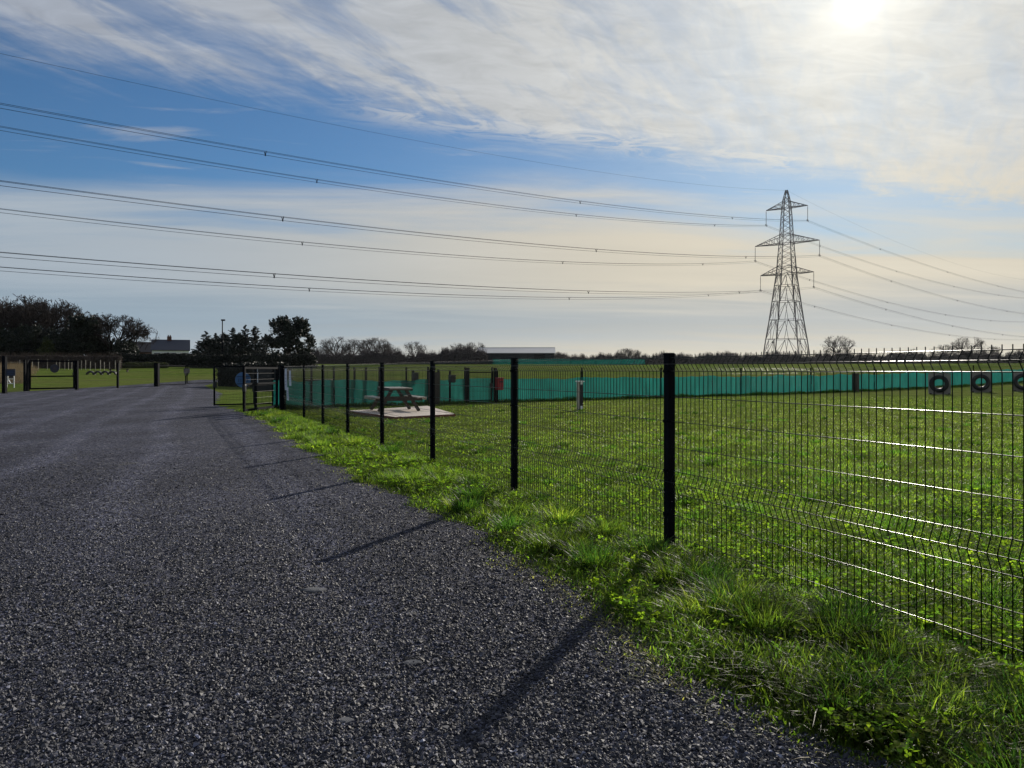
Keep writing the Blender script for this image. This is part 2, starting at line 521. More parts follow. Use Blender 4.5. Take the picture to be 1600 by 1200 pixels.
def lathe(mb, prof, n=28, origin=(0, 0, 0), axis='z'):
    """closed ring profile [(radius, along)] swept round an axis"""
    b = len(mb.v)
    for k in range(n):
        a = 2 * math.pi * k / n
        for r, h in prof:
            if axis == 'z': p = (r * math.cos(a), r * math.sin(a), h)
            else: p = (r * math.cos(a), h, r * math.sin(a))
            mb.v.append(tuple(origin[i] + p[i] for i in range(3)))
    m_ = len(prof)
    for k in range(n):
        for j in range(m_):
            a, c = b + k * m_, b + ((k + 1) % n) * m_
            mb.f.append((a + j, c + j, c + (j + 1) % m_, a + (j + 1) % m_))


# ------------------------------------------------------------------ setting: ground and car park
rad = np.concatenate([[0], np.geomspace(1.0, 1500, 100)])
NA = 200
ang = np.arange(NA) / NA * 2 * math.pi
V = [(0, 0, 0)]
for r in rad[1:]:
    x, y = r * np.cos(ang), r * np.sin(ang)
    V += list(zip(x, y, hgt(x, y)))
V = np.array(V)
i0 = np.arange(NA)
tri = np.stack([np.zeros(NA, int), 1 + i0, 1 + (i0 + 1) % NA], 1)
qs = []
for k in range(len(rad) - 2):
    a, b = 1 + k * NA, 1 + (k + 1) * NA
    qs.append(np.stack([a + i0, b + i0, b + (i0 + 1) % NA, a + (i0 + 1) % NA], 1))
ground = link('ground', arr_mesh('ground', V, [tri, np.concatenate(qs)], smooth=True), M['turf'])
tag(ground, 'green grass field spreading from the fence to the far hedges', 'ground', kind='structure')

# right edge of the gravel
edge_px = [(1330, 1200), (1200, 1150), (1090, 1080), (950, 970), (850, 900), (720, 820), (560, 750), (470, 700), (410, 657)]
EX, EY = [4.2, 2.6], [-8.0, 0.5]
for q in edge_px:
    X, Y, Z = G(*q); EX.append(X); EY.append(Y)
EX += [-8.9, -12.4, -17.0, -24.0, -27.5]
EY += [25.2, 32.0, 45.0, 60.0, 74.0]
rs = np.random.RandomState(4)
ph = rs.rand(6) * 6.28


def wig(y):
    y = np.asarray(y, float)
    s = np.clip(y / 6.0, 0.5, 2.0)
    return s * (0.05 * np.sin(3.1 * y + ph[0]) + 0.035 * np.sin(7.3 * y + ph[1]) + 0.02 * np.sin(15.7 * y + ph[2]) + 0.012 * np.sin(31 * y + ph[3]))


def x_edge(y):
    return np.interp(y, EY, EX) + wig(y)


def x_left(y):
    return np.interp(y, [-8, 20, 38, 44, 74], [-70, -70, -55, -30.3, -29.5])


yy = np.concatenate([np.arange(-8, 28, 0.06), np.arange(28, 73.5, 0.5)])
nc = 30
V = []
for y in yy:
    xs = np.linspace(x_left(y), x_edge(y), nc)
    V.append(np.stack([xs, np.full(nc, y), hgt(xs, np.full(nc, y)) + 0.006], 1))
V = np.concatenate(V)
idx = np.arange(len(yy) * nc).reshape(len(yy), nc)
Q = np.stack([idx[:-1, :-1].ravel(), idx[:-1, 1:].ravel(), idx[1:, 1:].ravel(), idx[1:, :-1].ravel()], 1)
car_park = link('car_park', arr_mesh('car_park', V, [Q], smooth=True), M['gravel'])
tag(car_park, 'dark crushed gravel car park in front of the fence', 'car park', kind='structure')

# ------------------------------------------------------------------ main mesh fence
PX, PY = 1.2309, 6.0061          # first visible post
SX, SY = -1.20385, 2.68849       # step to the next post, going away
LP = math.hypot(SX, SY)
E_ANG = math.atan2(SY, SX)
E_DIR = Vector((SX, SY, 0)).normalized()
E_PERP = Vector((-E_DIR.y, E_DIR.x, 0))       # towards the car park
FH = 1.515


def x_fence(y):
    return PX + (np.asarray(y) - PY) * SX / SY


def panel_mesh(name, length, height, n_wires, folds=True, r_v=0.0029, r_h=0.0027):
    mb = MB()
    s = height / 1.515
    prof = [(0, 1.520), (0, 1.490), (0.036, 1.445), (0, 1.390), (0, 0.62), (0.036, 0.532), (0, 0.445), (0, 0.02)] if folds else [(0, 1.515), (0, 0.02)]
    for i in range(n_wires + 1):
        x = 0.02 + (length - 0.04) * i / n_wires
        mb.tube([(x, d, z * s) for d, z in prof], r_v, 5)
    n_up = len(mb.f)
    for z, d in ((1.495, 0), (1.445, 0.036), (1.39, 0), (1.19, 0), (1.0, 0), (0.80, 0), (0.615, 0), (0.532, 0.036), (0.445, 0), (0.28, 0), (0.11, 0)):
        if not folds: d = 0
        mb.tube([(0.0, d + 0.006, z * s), (length * .5, d + 0.006, z * s), (length, d + 0.006, z * s)], r_h, 8, False)
    me = mb.mesh(name, smooth=True)
    me.materials.append(M['wire']); me.materials.append(M['wire_cross'])
    me.polygons.foreach_set('material_index', np.array([0] * n_up + [1] * (len(mb.f) - n_up), dtype=np.int32))
    return me


def post_mesh(name, height, wd=0.062):
    mb = MB()
    mb.box((0, 0, height / 2 - 0.05), (wd, wd, height + 0.1))
    me = mb.mesh(name)
    return me


def cap_mesh(name, height, wd=0.07):
    mb = MB()
    mb.box((0, 0, height + 0.006), (wd, wd, 0.012))
    mb.box((0, 0, height + 0.015), (wd * .8, wd * .8, 0.006))
    return mb.mesh(name)


def clip_mesh(name, zs):
    mb = MB()
    for z in zs:
        mb.box((0, 0.037, z), (0.05, 0.012, 0.022))
        mb.tube([(0, 0.043, z), (0, 0.050, z)], 0.006, 6)
    return mb.mesh(name)


me_panel = panel_mesh('mesh_panel', LP, FH, 58)
me_post = post_mesh('post', FH); me_post.materials.append(M['coat'])
me_cap = cap_mesh('post_cap', FH); me_cap.materials.append(M['coat'])
me_clip = clip_mesh('clip', (0.0,)); me_clip.materials.append(M['coat'])

fence = thing('mesh_fence', 'dark welded mesh fence running from the near right along the gravel verge to the gate', 'fence', (PX, PY, 0), E_ANG)
END_I = 7.42
for i in [-2, -1, 0, 1, 2, 3, 4, 5, 6, END_I]:
    p = link('post', me_post, None, fence, (i * LP, 0, 0))
    link('post_cap', me_cap, None, p)
    for cz in (1.39, 1.0, 0.615, 0.28): link('clip', me_clip, None, p, (0, 0, cz))
for i in range(-2, 6):
    link('mesh_panel', me_panel, None, fence, (i * LP, 0, 0))
me_short = panel_mesh('mesh_panel_short', LP * (END_I - 6), FH, 74)
link('mesh_panel', me_short, None, fence, (6 * LP, 0, 0))


def fpt(i, off=0.0, z=0.0):
    """point on the main fence line, off metres towards the car park"""
    p = Vector((PX, PY, 0)) + E_DIR * (i * LP) + E_PERP * off
    return (p.x, p.y, z)


# papers cable-tied to the last panel
def notice(i, z0, wd, h, tilt, label):
    t = thing('notice', label, 'notice', fpt(i, 0.055, z0), E_ANG + math.pi, 'paper notices on the mesh fence')
    mb = MB()
    n = 6
    for a in range(n):
        for b in range(n):
            def q(u, v_):
                x = (u - .5) * wd + tilt * (v_ - .5) * h
                return (x, -0.008 * math.sin(u * 5 + v_ * 3) - 0.006, v_ * h)
            mb.quad([q(a / n, b / n), q((a + 1) / n, b / n), q((a + 1) / n, (b + 1) / n), q(a / n, (b + 1) / n)])
    sh = mb.build('sheet', M['paper'], t)
    sm = sh.modifiers.new('thickness', 'SOLIDIFY'); sm.thickness = 0.003
    mb = MB()
    for k in range(4):
        mb.box((tilt * ((0.25 + 0.15 * k) - .5) * h, -0.0185, h * (0.25 + 0.15 * k)), (wd * 0.6, 0.002, 0.02))
    mb.build('printed_lines', M['print'], t)


notice(7.12, 0.74, 0.50, 0.70, 0.0, 'largest pale laminated paper tied to the mesh beside the gate post')
notice(6.80, 0.90, 0.40, 0.48, 0.05, 'pale laminated paper on the mesh furthest from the gate post')
notice(6.98, 0.42, 0.38, 0.42, -0.06, 'lowest pale laminated paper hanging under the other notices')


# ------------------------------------------------------------------ netted fence across the field
NX0, NY0 = -8.65, 27.75
ND = Vector((0.819, 0.573, 0)).normalized()
N_ANG = math.atan2(-ND.y, -ND.x)      # local +y looks back at the camera
NL = 96.0


def npt(s, off=0.0):
    """s metres along the net, off metres towards the camera"""
    x = NX0 + ND.x * s + ND.y * off
    y = NY0 + ND.y * s - ND.x * off
    return (x, y, float(hgt(x, y)))


def s_of_px(px):
    k = (px - 800) / 1200.0
    return (k * NY0 - NX0) / (ND.x - k * ND.y)


net_fence = thing('netted_fence', 'long mesh fence hung with green shade netting crossing behind the picnic table', 'fence', npt(0))
nf0 = Vector(npt(0))


def nrel(s, off=0.0):
    p = npt(s, off)
    return (p[0] - nf0.x, p[1] - nf0.y, p[2] - nf0.z)


me_panel_n = panel_mesh('net_panel_mesh', LP, FH, 44, True, 0.0026, 0.003)
npan = int(NL / LP)
GATE_S = (s_of_px(726), s_of_px(768))
for k in range(npan):
    s0 = k * LP
    c = nrel(s0 + LP)
    link('mesh_panel', me_panel_n, None, net_fence, c, N_ANG)
post_s = [0.0]
for q in (486, 521, 553, 571, 592, 634, 668, 726, 768, 908, 1032, 1157, 1266, 1365, 1520, 1600, 1660):
    post_s.append(s_of_px(q))
for s in post_s:
    link('post', me_post, None, net_fence, nrel(s, 0.045), N_ANG)
mb = MB()
ns = 420
rs = np.random.RandomState(9)
for k in range(ns + 1):
    s = NL * k / ns
    top = 1.02 + 0.09 * min(1, s / 40) - 0.05 * abs(math.sin(s * math.pi / LP)) + 0.025 * math.sin(s * 0.9) + 0.015 * math.sin(s * 4.1) + 0.012 * rs.randn()
    for j in range(7):
        f = j / 6
        p = nrel(s, 0.085 + 0.03 * math.sin(s * 2.2 + 2 * f) + 0.022 * math.sin(s * 6.1 + f * 5) * (.6 + .4 * math.sin(s * .7)) + 0.006 * rs.randn())
        mb.v.append((p[0], p[1], p[2] + 0.02 + f * (top - 0.02)))
for k in range(ns):
    for j in range(6):
        a = k * 7 + j
        mb.f.append((a, a + 7, a + 8, a + 1))
nto = mb.build('shade_net', M['net'], net_fence, smooth=True)
sm = nto.modifiers.new('thickness', 'SOLIDIFY'); sm.thickness = 0.0
nto.modifiers.clear()

# far second netted fence
fn = thing('netted_fence', 'distant low green netted fence beyond the field below the barn', 'fence', at(776, 165))
f0 = Vector(at(776, 165))
mb = MB()
xs = np.linspace(770, 1008, 90)
for px in xs:
    p = at(px, 165 + (px - 776) * 0.02)
    h = 1.12 + 0.05 * math.sin(px * 0.11)
    for z in (0.0, h * .5, h):
        mb.v.append((p[0] - f0.x, p[1] - f0.y + 0.1 * math.sin(px * 0.5), p[2] - f0.z + z))
for k in range(len(xs) - 1):
    for j in range(2):
        a = k * 3 + j
        mb.f.append((a, a + 3, a + 4, a + 1))
mb.build('shade_net', M['net_far'], fn, smooth=True)
for px in np.arange(772, 1012, 20):
    p = at(px, 165.1 + (px - 776) * 0.02)
    mb = MB(); mb.box((0, 0, 0.75), (0.09, 0.09, 1.6))
    mb.build('post', M['coat'], fn, (p[0] - f0.x, p[1] - f0.y + .12, p[2] - f0.z))


# ------------------------------------------------------------------ gates
def ring(mb, c, r, th, n=32):
    b = len(mb.v)
    for s in (-th / 2, th / 2):
        for k in range(n):
            a = 2 * math.pi * k / n
            mb.v.append((c[0] + r * math.cos(a), c[1] + s, c[2] + r * math.sin(a)))
    mb.f.append(tuple(b + k for k in range(n)))
    mb.f.append(tuple(b + n + k for k in reversed(range(n))))
    for k in range(n):
        mb.f.append((b + k, b + n + k, b + n + (k + 1) % n, b + (k + 1) % n))


def gate(A, B, h, label, group=None, mid=None, wires=True, latch_end=True, gap=0.04, thick=0.05, name='gate'):
    """a framed mesh gate leaf from ground point A (hinge) to B"""
    A, B = Vector(A), Vector(B)
    L = math.hypot(B.x - A.x, B.y - A.y)
    rz = math.atan2(B.y - A.y, B.x - A.x)
    g = thing(name, label, 'gate', A, rz, group)
    mb = MB()
    z0 = 0.09
    mb.box((gap + thick / 2, 0, z0 + (h - z0) / 2), (thick, thick, h - z0))
    mb.box((L - gap - thick / 2, 0, z0 + (h - z0) / 2), (thick, thick, h - z0))
    mb.box((L / 2, 0, h - thick / 2), (L - 2 * gap - 2 * thick, thick * .96, thick))
    mb.box((L / 2, 0, z0 + thick / 2), (L - 2 * gap - 2 * thick, thick * .96, thick))
    mb.build('frame', M['coat'], g)
    if mid:
        mb = MB(); mb.box((L / 2, 0, mid), (L - 2 * gap - 2 * thick, thick * .9, thick * .9)); mb.build('mid_rail', M['coat'], g)
    for z in (0.35, h - 0.3):
        mb = MB(); mb.tube([(0.03, 0, z - .05), (0.03, 0, z + .05)], 0.016, 8); mb.build('hinge', M['galv'], g)
    if wires:
        mb = MB()
        nw = max(8, int(L / 0.055))
        for i in range(1, nw):
            x = gap + thick + (L - 2 * gap - 2 * thick) * i / nw
            mb.tube([(x, 0, z0 + thick), (x, 0, h - thick)], 0.0028, 4, False)
        for z in np.arange(z0 + 0.2, h - 0.1, 0.2):
            mb.tube([(gap + thick, 0.006, z), (L - gap - thick, 0.006, z)], 0.003, 4, False)
        mb.build('mesh_infill', M['wire'], g)
    lx = L - gap - thick / 2
    mb = MB()
    mb.box((lx - .02, 0, h * 0.55), (0.14, 0.09, 0.22))
    lk = mb.build('latch_box', M['bin'], g, bevel=0.01)
    mb = MB(); mb.tube([(lx - .16, -0.05, h * .55), (lx - .03, -0.05, h * .55)], 0.012, 6)
    mb.build('handle', M['bin'], lk)
    return g, L


# left boundary (runs away along the side of the car park)
def gpost(px, py): return Vector(G(px, py))


bl = {}
bl[0] = gpost(7, 615); bl[1] = gpost(42, 611); bl[2] = gpost(120, 609); bl[3] = gpost(184, 606.5); bl[4] = gpost(245, 604); bl[5] = gpost(291, 601.5); bl[6] = gpost(335, 600.5)
bf = thing('boundary_fence', 'low dark mesh fence along the far left side of the car park between the gates', 'fence', bl[0])


def bf_post(p, h, wd):
    mb = MB(); mb.box((0, 0, h / 2 - .05), (wd, wd, h + .1)); mb.box((0, 0, h + .012), (wd * 1.15, wd * 1.15, 0.02))
    mb.build('post', M['coat'], bf, p - bl[0])


def bf_panel(a, b, h, step=0.06):
    mb = MB()
    d = b - a
    L = d.length
    n = int(L / step)
    for i in range(1, n):
        q = a + d * (i / n) - bl[0]
        mb.tube([q + Vector((0, 0, .05)), q + Vector((0, 0, h))], 0.0028, 3, False)
    for z in (0.06, h * .35, h * .68, h - 0.04):
        mb.tube([a - bl[0] + Vector((0, 0, z)), b - bl[0] + Vector((0, 0, z))], 0.006, 4, False)
    mb.build('mesh_panel', M['wire'], bf)


bp_out = bl[0] + Vector((-7.0, -6.0, 0))
bf_post(bl[0], 2.15, 0.20); bf_post(bl[1], 1.95, 0.22); bf_post(bl[2], 1.90, 0.16); bf_post(bl[3], 1.75, 0.12); bf_post(bl[4], 1.75, 0.30); bf_post(bl[6], 1.55, 0.13)
bf_post(bl[1] + (bl[0] - bl[1]) * .1, 1.95, 0.12)
bf_post(bp_out, 2.0, .15)
bf_panel(bp_out, bl[0], 1.7); bf_panel(bl[0], bl[1], 1.85); bf_panel(bl[2], bl[3], 1.65); bf_panel(bl[3], bl[4], 1.65)

gA, LA = gate(bl[1], bl[2], 1.95, 'wide dark framed gate bearing a small round sign at the far left', 'gates on the left boundary', mid=0.92, thick=0.10, gap=0.12)
mb = MB(); ring(mb, (LA * 0.53, -0.07, 1.42), 0.27, 0.03)
sg = mb.build('round_sign', M['navy'], gA)
mb = MB()
mb.quad([(LA * .53 - .15, -0.09, 1.36), (LA * .53 + .15, -0.09, 1.36), (LA * .53 + .03, -0.09, 1.54), (LA * .53 - .04, -0.09, 1.54)])
mb.box((LA * .53, -0.09, 1.29), (0.26, 0.01, 0.035))
mb.build('emblem', M['galv'], sg)
gB, LB = gate(bl[4], bl[5], 1.62, 'left leaf of the pair of low field gates with a small plate at the middle', 'gates on the left boundary', wires=True, thick=0.06)
gC, LC = gate(bl[6], bl[5], 1.62, 'right leaf of the pair of low field gates beside the open car park gates', 'gates on the left boundary', wires=True, thick=0.06)
mb = MB()
mb.box((LB - .05, -0.08, 1.02), (0.75, 0.03, 0.07)); mb.box((LB - .05, -0.08, 1.32), (0.75, 0.03, 0.07))
mb.box((LB - .39, -0.08, 1.17), (0.07, 0.03, 0.23)); mb.box((LB + .29, -0.08, 1.17), (0.07, 0.03, 0.23)); mb.box((LB - .05, -0.07, 1.17), (0.61, 0.02, 0.23))
pl = mb.build('sign_plate', M['navy'], gB)
mb = MB(); mb.box((LB - .2, -0.09, 1.17), (0.16, 0.012, 0.12)); mb.box((LB + .12, -0.09, 1.13), (0.22, 0.012, 0.03)); mb.box((LB + .12, -0.09, 1.21), (0.22, 0.012, 0.03))
mb.build('printed_marks', M['galv'], pl)

# sign on the nearest left post, and the white framed stand beneath it
p = bl[0]
t = thing('sign_board', 'dark rectangular sign board fixed to the leftmost boundary post', 'sign', (p.x + .45, p.y - .16, 1.05), R(-8))
mb = MB(); mb.box((0, 0, 0.2), (0.62, 0.03, 0.40)); mb.build('panel', M['navy'], t)
mb = MB()
for k in range(3): mb.box((0.02, -0.02, 0.10 + 0.09 * k), (0.40, 0.008, 0.03))
mb.build('printed_marks', M['blue_dark'], t)
q = Vector(G(16, 606))
t = thing('white_stand', 'white framed stand tilted in the dead grass behind the leftmost post', 'stand', q, R(10))
mb = MB()
for a, b in (((-.22, 0, 0), (-.18, .1, 1.0)), ((.24, 0, 0), (.20, .1, 1.0)), ((-.18, .1, 1.0), (.20, .1, 1.0)), ((-.2, .06, .62), (.21, .06, .62)), ((-.21, .03, .3), (.23, .03, .3)), ((-.19, .06, .62), (.02, .03, .3))):
    mb.bar(a, b, 0.055)
mb.build('frame', M['white'], t)
mb = MB(); mb.box((0.02, .09, .80), (0.24, 0.02, 0.26)); mb.build('panel', M['galv'], t)

# open entrance gates at the end of the mesh fence
la, lb = Vector((-11.0, 28.2, 0)), Vector((-9.0, 29.6, 0))
g1, L1 = gate(lb, la, 1.56, 'open gate leaf with a round blue sign behind the nearer leaf', 'open entrance gates', thick=0.055)
mb = MB(); xc = L1 * 0.555
ring(mb, (xc, 0.05, 1.03), 0.285, 0.02, 36)
sg = mb.build('round_sign', M['blue'], g1)
mb = MB()
mb.box((xc, 0.065, 1.15), (0.49, 0.008, 0.035)); mb.box((xc, 0.065, 0.88), (0.46, 0.008, 0.04))
for k in range(5): mb.box((xc - .16 + .08 * k, 0.065, 1.01), (0.03, 0.008, 0.14))
mb.build('printed_marks', M['blue_dark'], sg)
ga, gb = Vector((-8.27, 27.1, 0)), Vector((-8.42, 24.05, 0))
g2, L2 = gate(ga, gb, 1.50, 'nearer open gate leaf standing edge-on at the start of the fence verge', 'open entrance gates', thick=0.07, mid=0.95)

# posts of the entrance lobby
for X, Y, h, wd, lab in ((-8.15, 27.25, 1.50, 0.13, 'slim dark gate post between the two strips of green netting'),
                         (-7.78, 26.05, 1.52, 0.20, 'thick dark gate post at the end of the mesh fence beside the notices'),
                         (-9.0, 29.75, 1.55, 0.12, 'dark hinge post of the far open gate leaf'),
                         (-9.35, 28.0, 1.45, 0.10, 'thin dark post left of the green netting strip')):
    t = thing('gate_post', lab, 'post', (X, Y, 0), E_ANG, 'posts of the entrance gates')
    mb = MB(); mb.box((0, 0, h / 2 - .05), (wd, wd, h + .1)); mb.build('shaft', M['coat'], t)
    mb = MB(); mb.box((0, 0, h + .008), (wd * 1.12, wd * 1.12, .016)); mb.build('cap', M['coat'], t)
t = thing('notice_board', 'dark notice board on two legs with small white labels behind the open gates', 'notice board', (-10.05, 31.2, 0), R(8))
mb = MB(); mb.box((0, 0, 1.0), (0.95, 0.05, 0.95)); mb.build('panel', M['bin'], t)
for sx in (-.42, .42):
    mb = MB(); mb.box((sx, .05, .72), (0.07, 0.05, 1.5)); mb.build('leg', M['coat'], t)
mb = MB(); mb.box((-.27, -.032, 1.08), (0.05, 0.008, 0.42)); mb.box((-.31, -.032, 1.38), (0.10, 0.008, 0.12)); mb.box((-.29, -.032, 1.28), (0.12, 0.008, 0.03)); mb.build('label', M['paper'], t)

# ------------------------------------------------------------------ picnic tables
def picnic_table(label, loc, rz, group):
    t = thing('picnic_table', label, 'picnic table', loc, rz, group)
    L = 1.75
    mb = MB()
    for k in range(5):
        mb.box((0, -0.30 + 0.15 * k, 0.735), (L, 0.138, 0.04))
    mb.build('table_top', M['timber'], t, bevel=0.006)
    mb = MB()
    for x in (-.62, 0, .62): mb.box((x, 0, 0.69), (0.05, 0.68, 0.045))
    for s in (-1, 1): mb.box((0, s * 0.376, 0.70), (L, 0.012, 0.09))
    mb.build('top_battens', M['timber_dark'], t)
    for s in (-1, 1):
        mb = MB()
        for k in range(2): mb.box((0, s * (0.60 + 0.15 * k), 0.44), (L, 0.138, 0.04))
        mb.box((0, s * 0.826, 0.415), (L, 0.014, 0.09))
        mb.build('seat', M['timber'], t, bevel=0.006)
    for x in (-.60, .60):
        for s in (-1, 1):
            mb = MB(); mb.tube([(x, s * 0.22, 0.70), (x, s * 0.66, 0.0)], 0.065, 4, phase=math.pi / 4); mb.build('leg', M['timber_dark'], t)
        mb = MB(); mb.box((x + .055, 0, 0.385), (0.045, 1.5, 0.10)); mb.build('cross_beam', M['timber_dark'], t)
    return t


picnic_table('weathered timber picnic table standing on the pale slab inside the fence', (-3.85, 25.2, 0.075), R(-68), 'picnic tables')
p = at(498, 50)
picnic_table('small distant picnic table seen over the green netting left of the near one', p, R(4), 'picnic tables')
# slab
t = thing('picnic_slab', 'pale concrete slab with reddish edge beneath the picnic table', 'slab')
cor = [Vector(G(543, 645)), Vector(G(618, 655.5)), Vector(G(712, 650.5)), Vector(G(668, 637))]
mb = MB()
b = [(c_.x, c_.y, 0.0) for c_ in cor]; tp_ = [(c_.x, c_.y, 0.07) for c_ in cor]
mb.quad(tp_)
mb.build('top_surface', M['slab'], t)
mb = MB()
for k in range(4):
    n_ = (k + 1) % 4
    mb.quad([b[k], b[n_], (tp_[n_][0], tp_[n_][1], .068), (tp_[k][0], tp_[k][1], .068)])
mb.build('edging', M['slab_edge'], t)

# ------------------------------------------------------------------ bins and posts along the net
def waste_bin(px, label, body, h_mid, bw, bh, off=0.35):
    p = npt(s_of_px(px), off)
    t = thing('waste_bin', label, 'bin', p, N_ANG + math.pi, 'waste bins along the netted fence')
    mb = MB(); mb.box((0, 0.10, 0.68), (0.075, 0.06, 1.40)); mb.build('post', M['coat'], t)
    mb = MB(); mb.box((0, -0.08, h_mid), (bw, 0.26, bh)); mb.build('body', body, t, bevel=0.03)
    mb = MB(); mb.box((0, -0.09, h_mid + bh / 2 + .02), (bw * 1.06, 0.30, 0.035)); mb.build('lid', body, t, bevel=0.01)
    mb = MB(); mb.box((0, -0.215, h_mid + bh * .2), (bw * .6, 0.006, 0.05)); mb.build('slot', M['bin'], t)


waste_bin(771.5, 'red waste bin mounted on a post against the green netting', M['red'], 0.79, 0.30, 0.50)
waste_bin(698, 'dark waste bin on a post to the right of the picnic table', M['bin'], 1.02, 0.23, 0.28)
waste_bin(651, 'dark waste bin above the picnic table top', M['bin'], 1.08, 0.20, 0.36, -0.2)
t = thing('panel_screen', 'broad dark timber panel right of the picnic table against the netting', 'panel', npt(s_of_px(672), 0.35), N_ANG)
mb = MB(); mb.box((0, 0, .66), (0.52, 0.05, 1.30)); mb.build('boarding', M['timber_dark'], t)
for sx in (-.22, .22):
    mb = MB(); mb.box((sx, -.05, .7), (0.08, 0.05, 1.44)); mb.build('post', M['coat'], t)
pa, pb_ = npt(s_of_px(725), .3), npt(s_of_px(764), .3)
gate(pa, pb_, 1.32, 'narrow dark field gate in the netted fence left of the red bin', None, mid=None, thick=0.045)
for px, wd in ((724, 0.15), (768, 0.11)):
    t = thing('gate_post', 'dark post at the left end of the narrow field gate' if px == 724 else 'dark post behind the red bin at the right end of the narrow field gate', 'post', npt(s_of_px(px), .3), N_ANG, 'posts of the narrow field gate')
    mb = MB(); mb.box((0, 0, .72), (wd, wd, 1.5)); mb.build('shaft', M['coat'], t)
    mb = MB(); mb.box((0, 0, 1.48), (wd * 1.1, wd * 1.1, .02)); mb.build('cap', M['coat'], t)
# dark timber stump beside the net to the right
t = thing('timber_post', 'short wide dark post in front of the green netting right of the pylon', 'post', npt(s_of_px(1330), .3), N_ANG)
mb = MB(); mb.box((0, 0, .56), (0.34, 0.30, 1.14)); mb.build('shaft', M['timber_dark'], t, bevel=.02)
mb = MB(); mb.box((0, 0, 1.145), (0.38, 0.34, .03)); mb.build('cap', M['timber_dark'], t)

# standpipe in the field
p = G(906, 641)
t = thing('standpipe', 'grey standpipe post with a white cap alone in the field', 'standpipe', p, R(12))
mb = MB(); mb.box((-.045, .03, .48), (0.10, 0.10, 1.0)); mb.build('backing_post', M['timber'], t)
mb = MB(); mb.box((.045, 0, .50), (0.05, 0.05, .74)); mb.build('pipe_cover', M['bin'], t)
for x in (-.005, .085):
    mb = MB(); mb.box((x, -.02, .49), (0.022, 0.04, .98)); mb.build('side_rail', M['galv'], t)
mb = MB(); mb.box((0.0, 0, 1.0), (0.28, 0.18, .035)); mb.box((.04, -.02, .94), (.09, .08, .085)); mb.build('cap', M['white'], t)
mb = MB(); mb.tube([(.04, -.04, 0.02), (.04, -.04, .15)], .045, 10); mb.build('bucket', M['white'], t)


# ------------------------------------------------------------------ agility tyres
def torus(mb, R1, r, c, n=36, m_=12, a0=0.0, a1=2 * math.pi, sq=0.75):
    b = len(mb.v)
    full = abs(a1 - a0 - 2 * math.pi) < 1e-6
    nn = n if full else n + 1
    for k in range(nn):
        a = a0 + (a1 - a0) * k / n
        for j in range(m_):
            q = 2 * math.pi * j / m_
            cr, sr = math.cos(q), math.sin(q)
            cr = math.copysign(abs(cr) ** 0.7, cr); sr = math.copysign(abs(sr) ** 0.7, sr)
            rr = R1 + r * cr * 0.9
            mb.v.append((c[0] + rr * math.cos(a), c[1] + r * sr * sq * 1.2, c[2] + rr * math.sin(a)))
    for k in range(n):
        for j in range(m_):
            a = b + k * m_; e = b + ((k + 1) % nn) * m_
            mb.f.append((a + j, e + j, e + (j + 1) % m_, a + (j + 1) % m_))


def tyre_jump(px, py, label, rz):
    p = G(px, py)
    t = thing('tyre_jump', label, 'tyre jump', p, rz, 'tyre jumps in the field')
    W, H, r0 = 1.12, 1.20, 0.36
    mb = MB()
    n = 40
    zc = 0.60
    for y in (-.05, .05):
        for k in range(n):
            a = 2 * math.pi * k / n
            cx, cz = math.cos(a), math.sin(a)
            f = 1 / max(abs(cx) / (W / 2), abs(cz) / (H / 2))
            mb.v.append((cx * f, y, zc + cz * f)); mb.v.append((r0 * cx, y, zc + r0 * cz))
    for k in range(n):
        a, b = 2 * k, 2 * ((k + 1) % n)
        mb.f.append((a, b, b + 1, a + 1)); mb.f.append((2 * n + a + 1, 2 * n + b + 1, 2 * n + b, 2 * n + a))
        mb.f.append((a, 2 * n + a, 2 * n + b, b)); mb.f.append((a + 1, b + 1, 2 * n + b + 1, 2 * n + a + 1))
    mb.build('board', M['board'], t)
    mb = MB(); torus(mb, 0.385, 0.135, (-.03, -0.11, zc)); mb.build('tyre', M['rubber'], t, smooth=True)
    mb = MB()
    for x in (-.46, .46): mb.box((x, 0, .035), (.10, .75, .07))
    mb.build('foot', M['timber_dark'], t)
    mb = MB(); mb.box((0, 0, H + .012), (W + .06, .16, .025)); mb.build('top_rail', M['board'], t)


tyre_jump(1468, 616, 'timber board with a tyre set in its hole, nearest and leftmost of three', R(-26))
tyre_jump(1533, 613, 'timber board with a tyre set in its hole, middle one of three', R(-26))
tyre_jump(1599, 611.5, 'timber board with a tyre set in its hole, cut by the right photo edge', R(-28))

for k, px in enumerate((141.5, 153, 164.5, 176)):
    lab = ('half buried black tyre at the left end of its row on the far field', 'half buried black tyre second from the left end of its row',
           'half buried black tyre second from the right end of its row', 'half buried black tyre at the right end beside the dark beam')[k]
    p = G(px, 585.5)
    t = thing('half_tyre', lab, 'tyre', p, 0, 'half buried tyres in a row')
    mb = MB(); torus(mb, 0.38, 0.105, (0, 0, -.05), 24, 10, R(-4), R(184), 1.6); mb.build('tyre_tread', M['rubber'], t, smooth=True)
p = G(186, 581)
t = thing('balance_beam', 'low dark balance beam beside the row of half buried tyres', 'beam', p)
mb = MB(); mb.box((0, 0, .32), (2.6, .28, .07)); mb.build('plank', M['timber_dark'], t)
for x in (-1, 1):
    mb = MB(); mb.box((x, 0, .14), (.12, .24, .29)); mb.build('leg', M['timber_dark'], t)

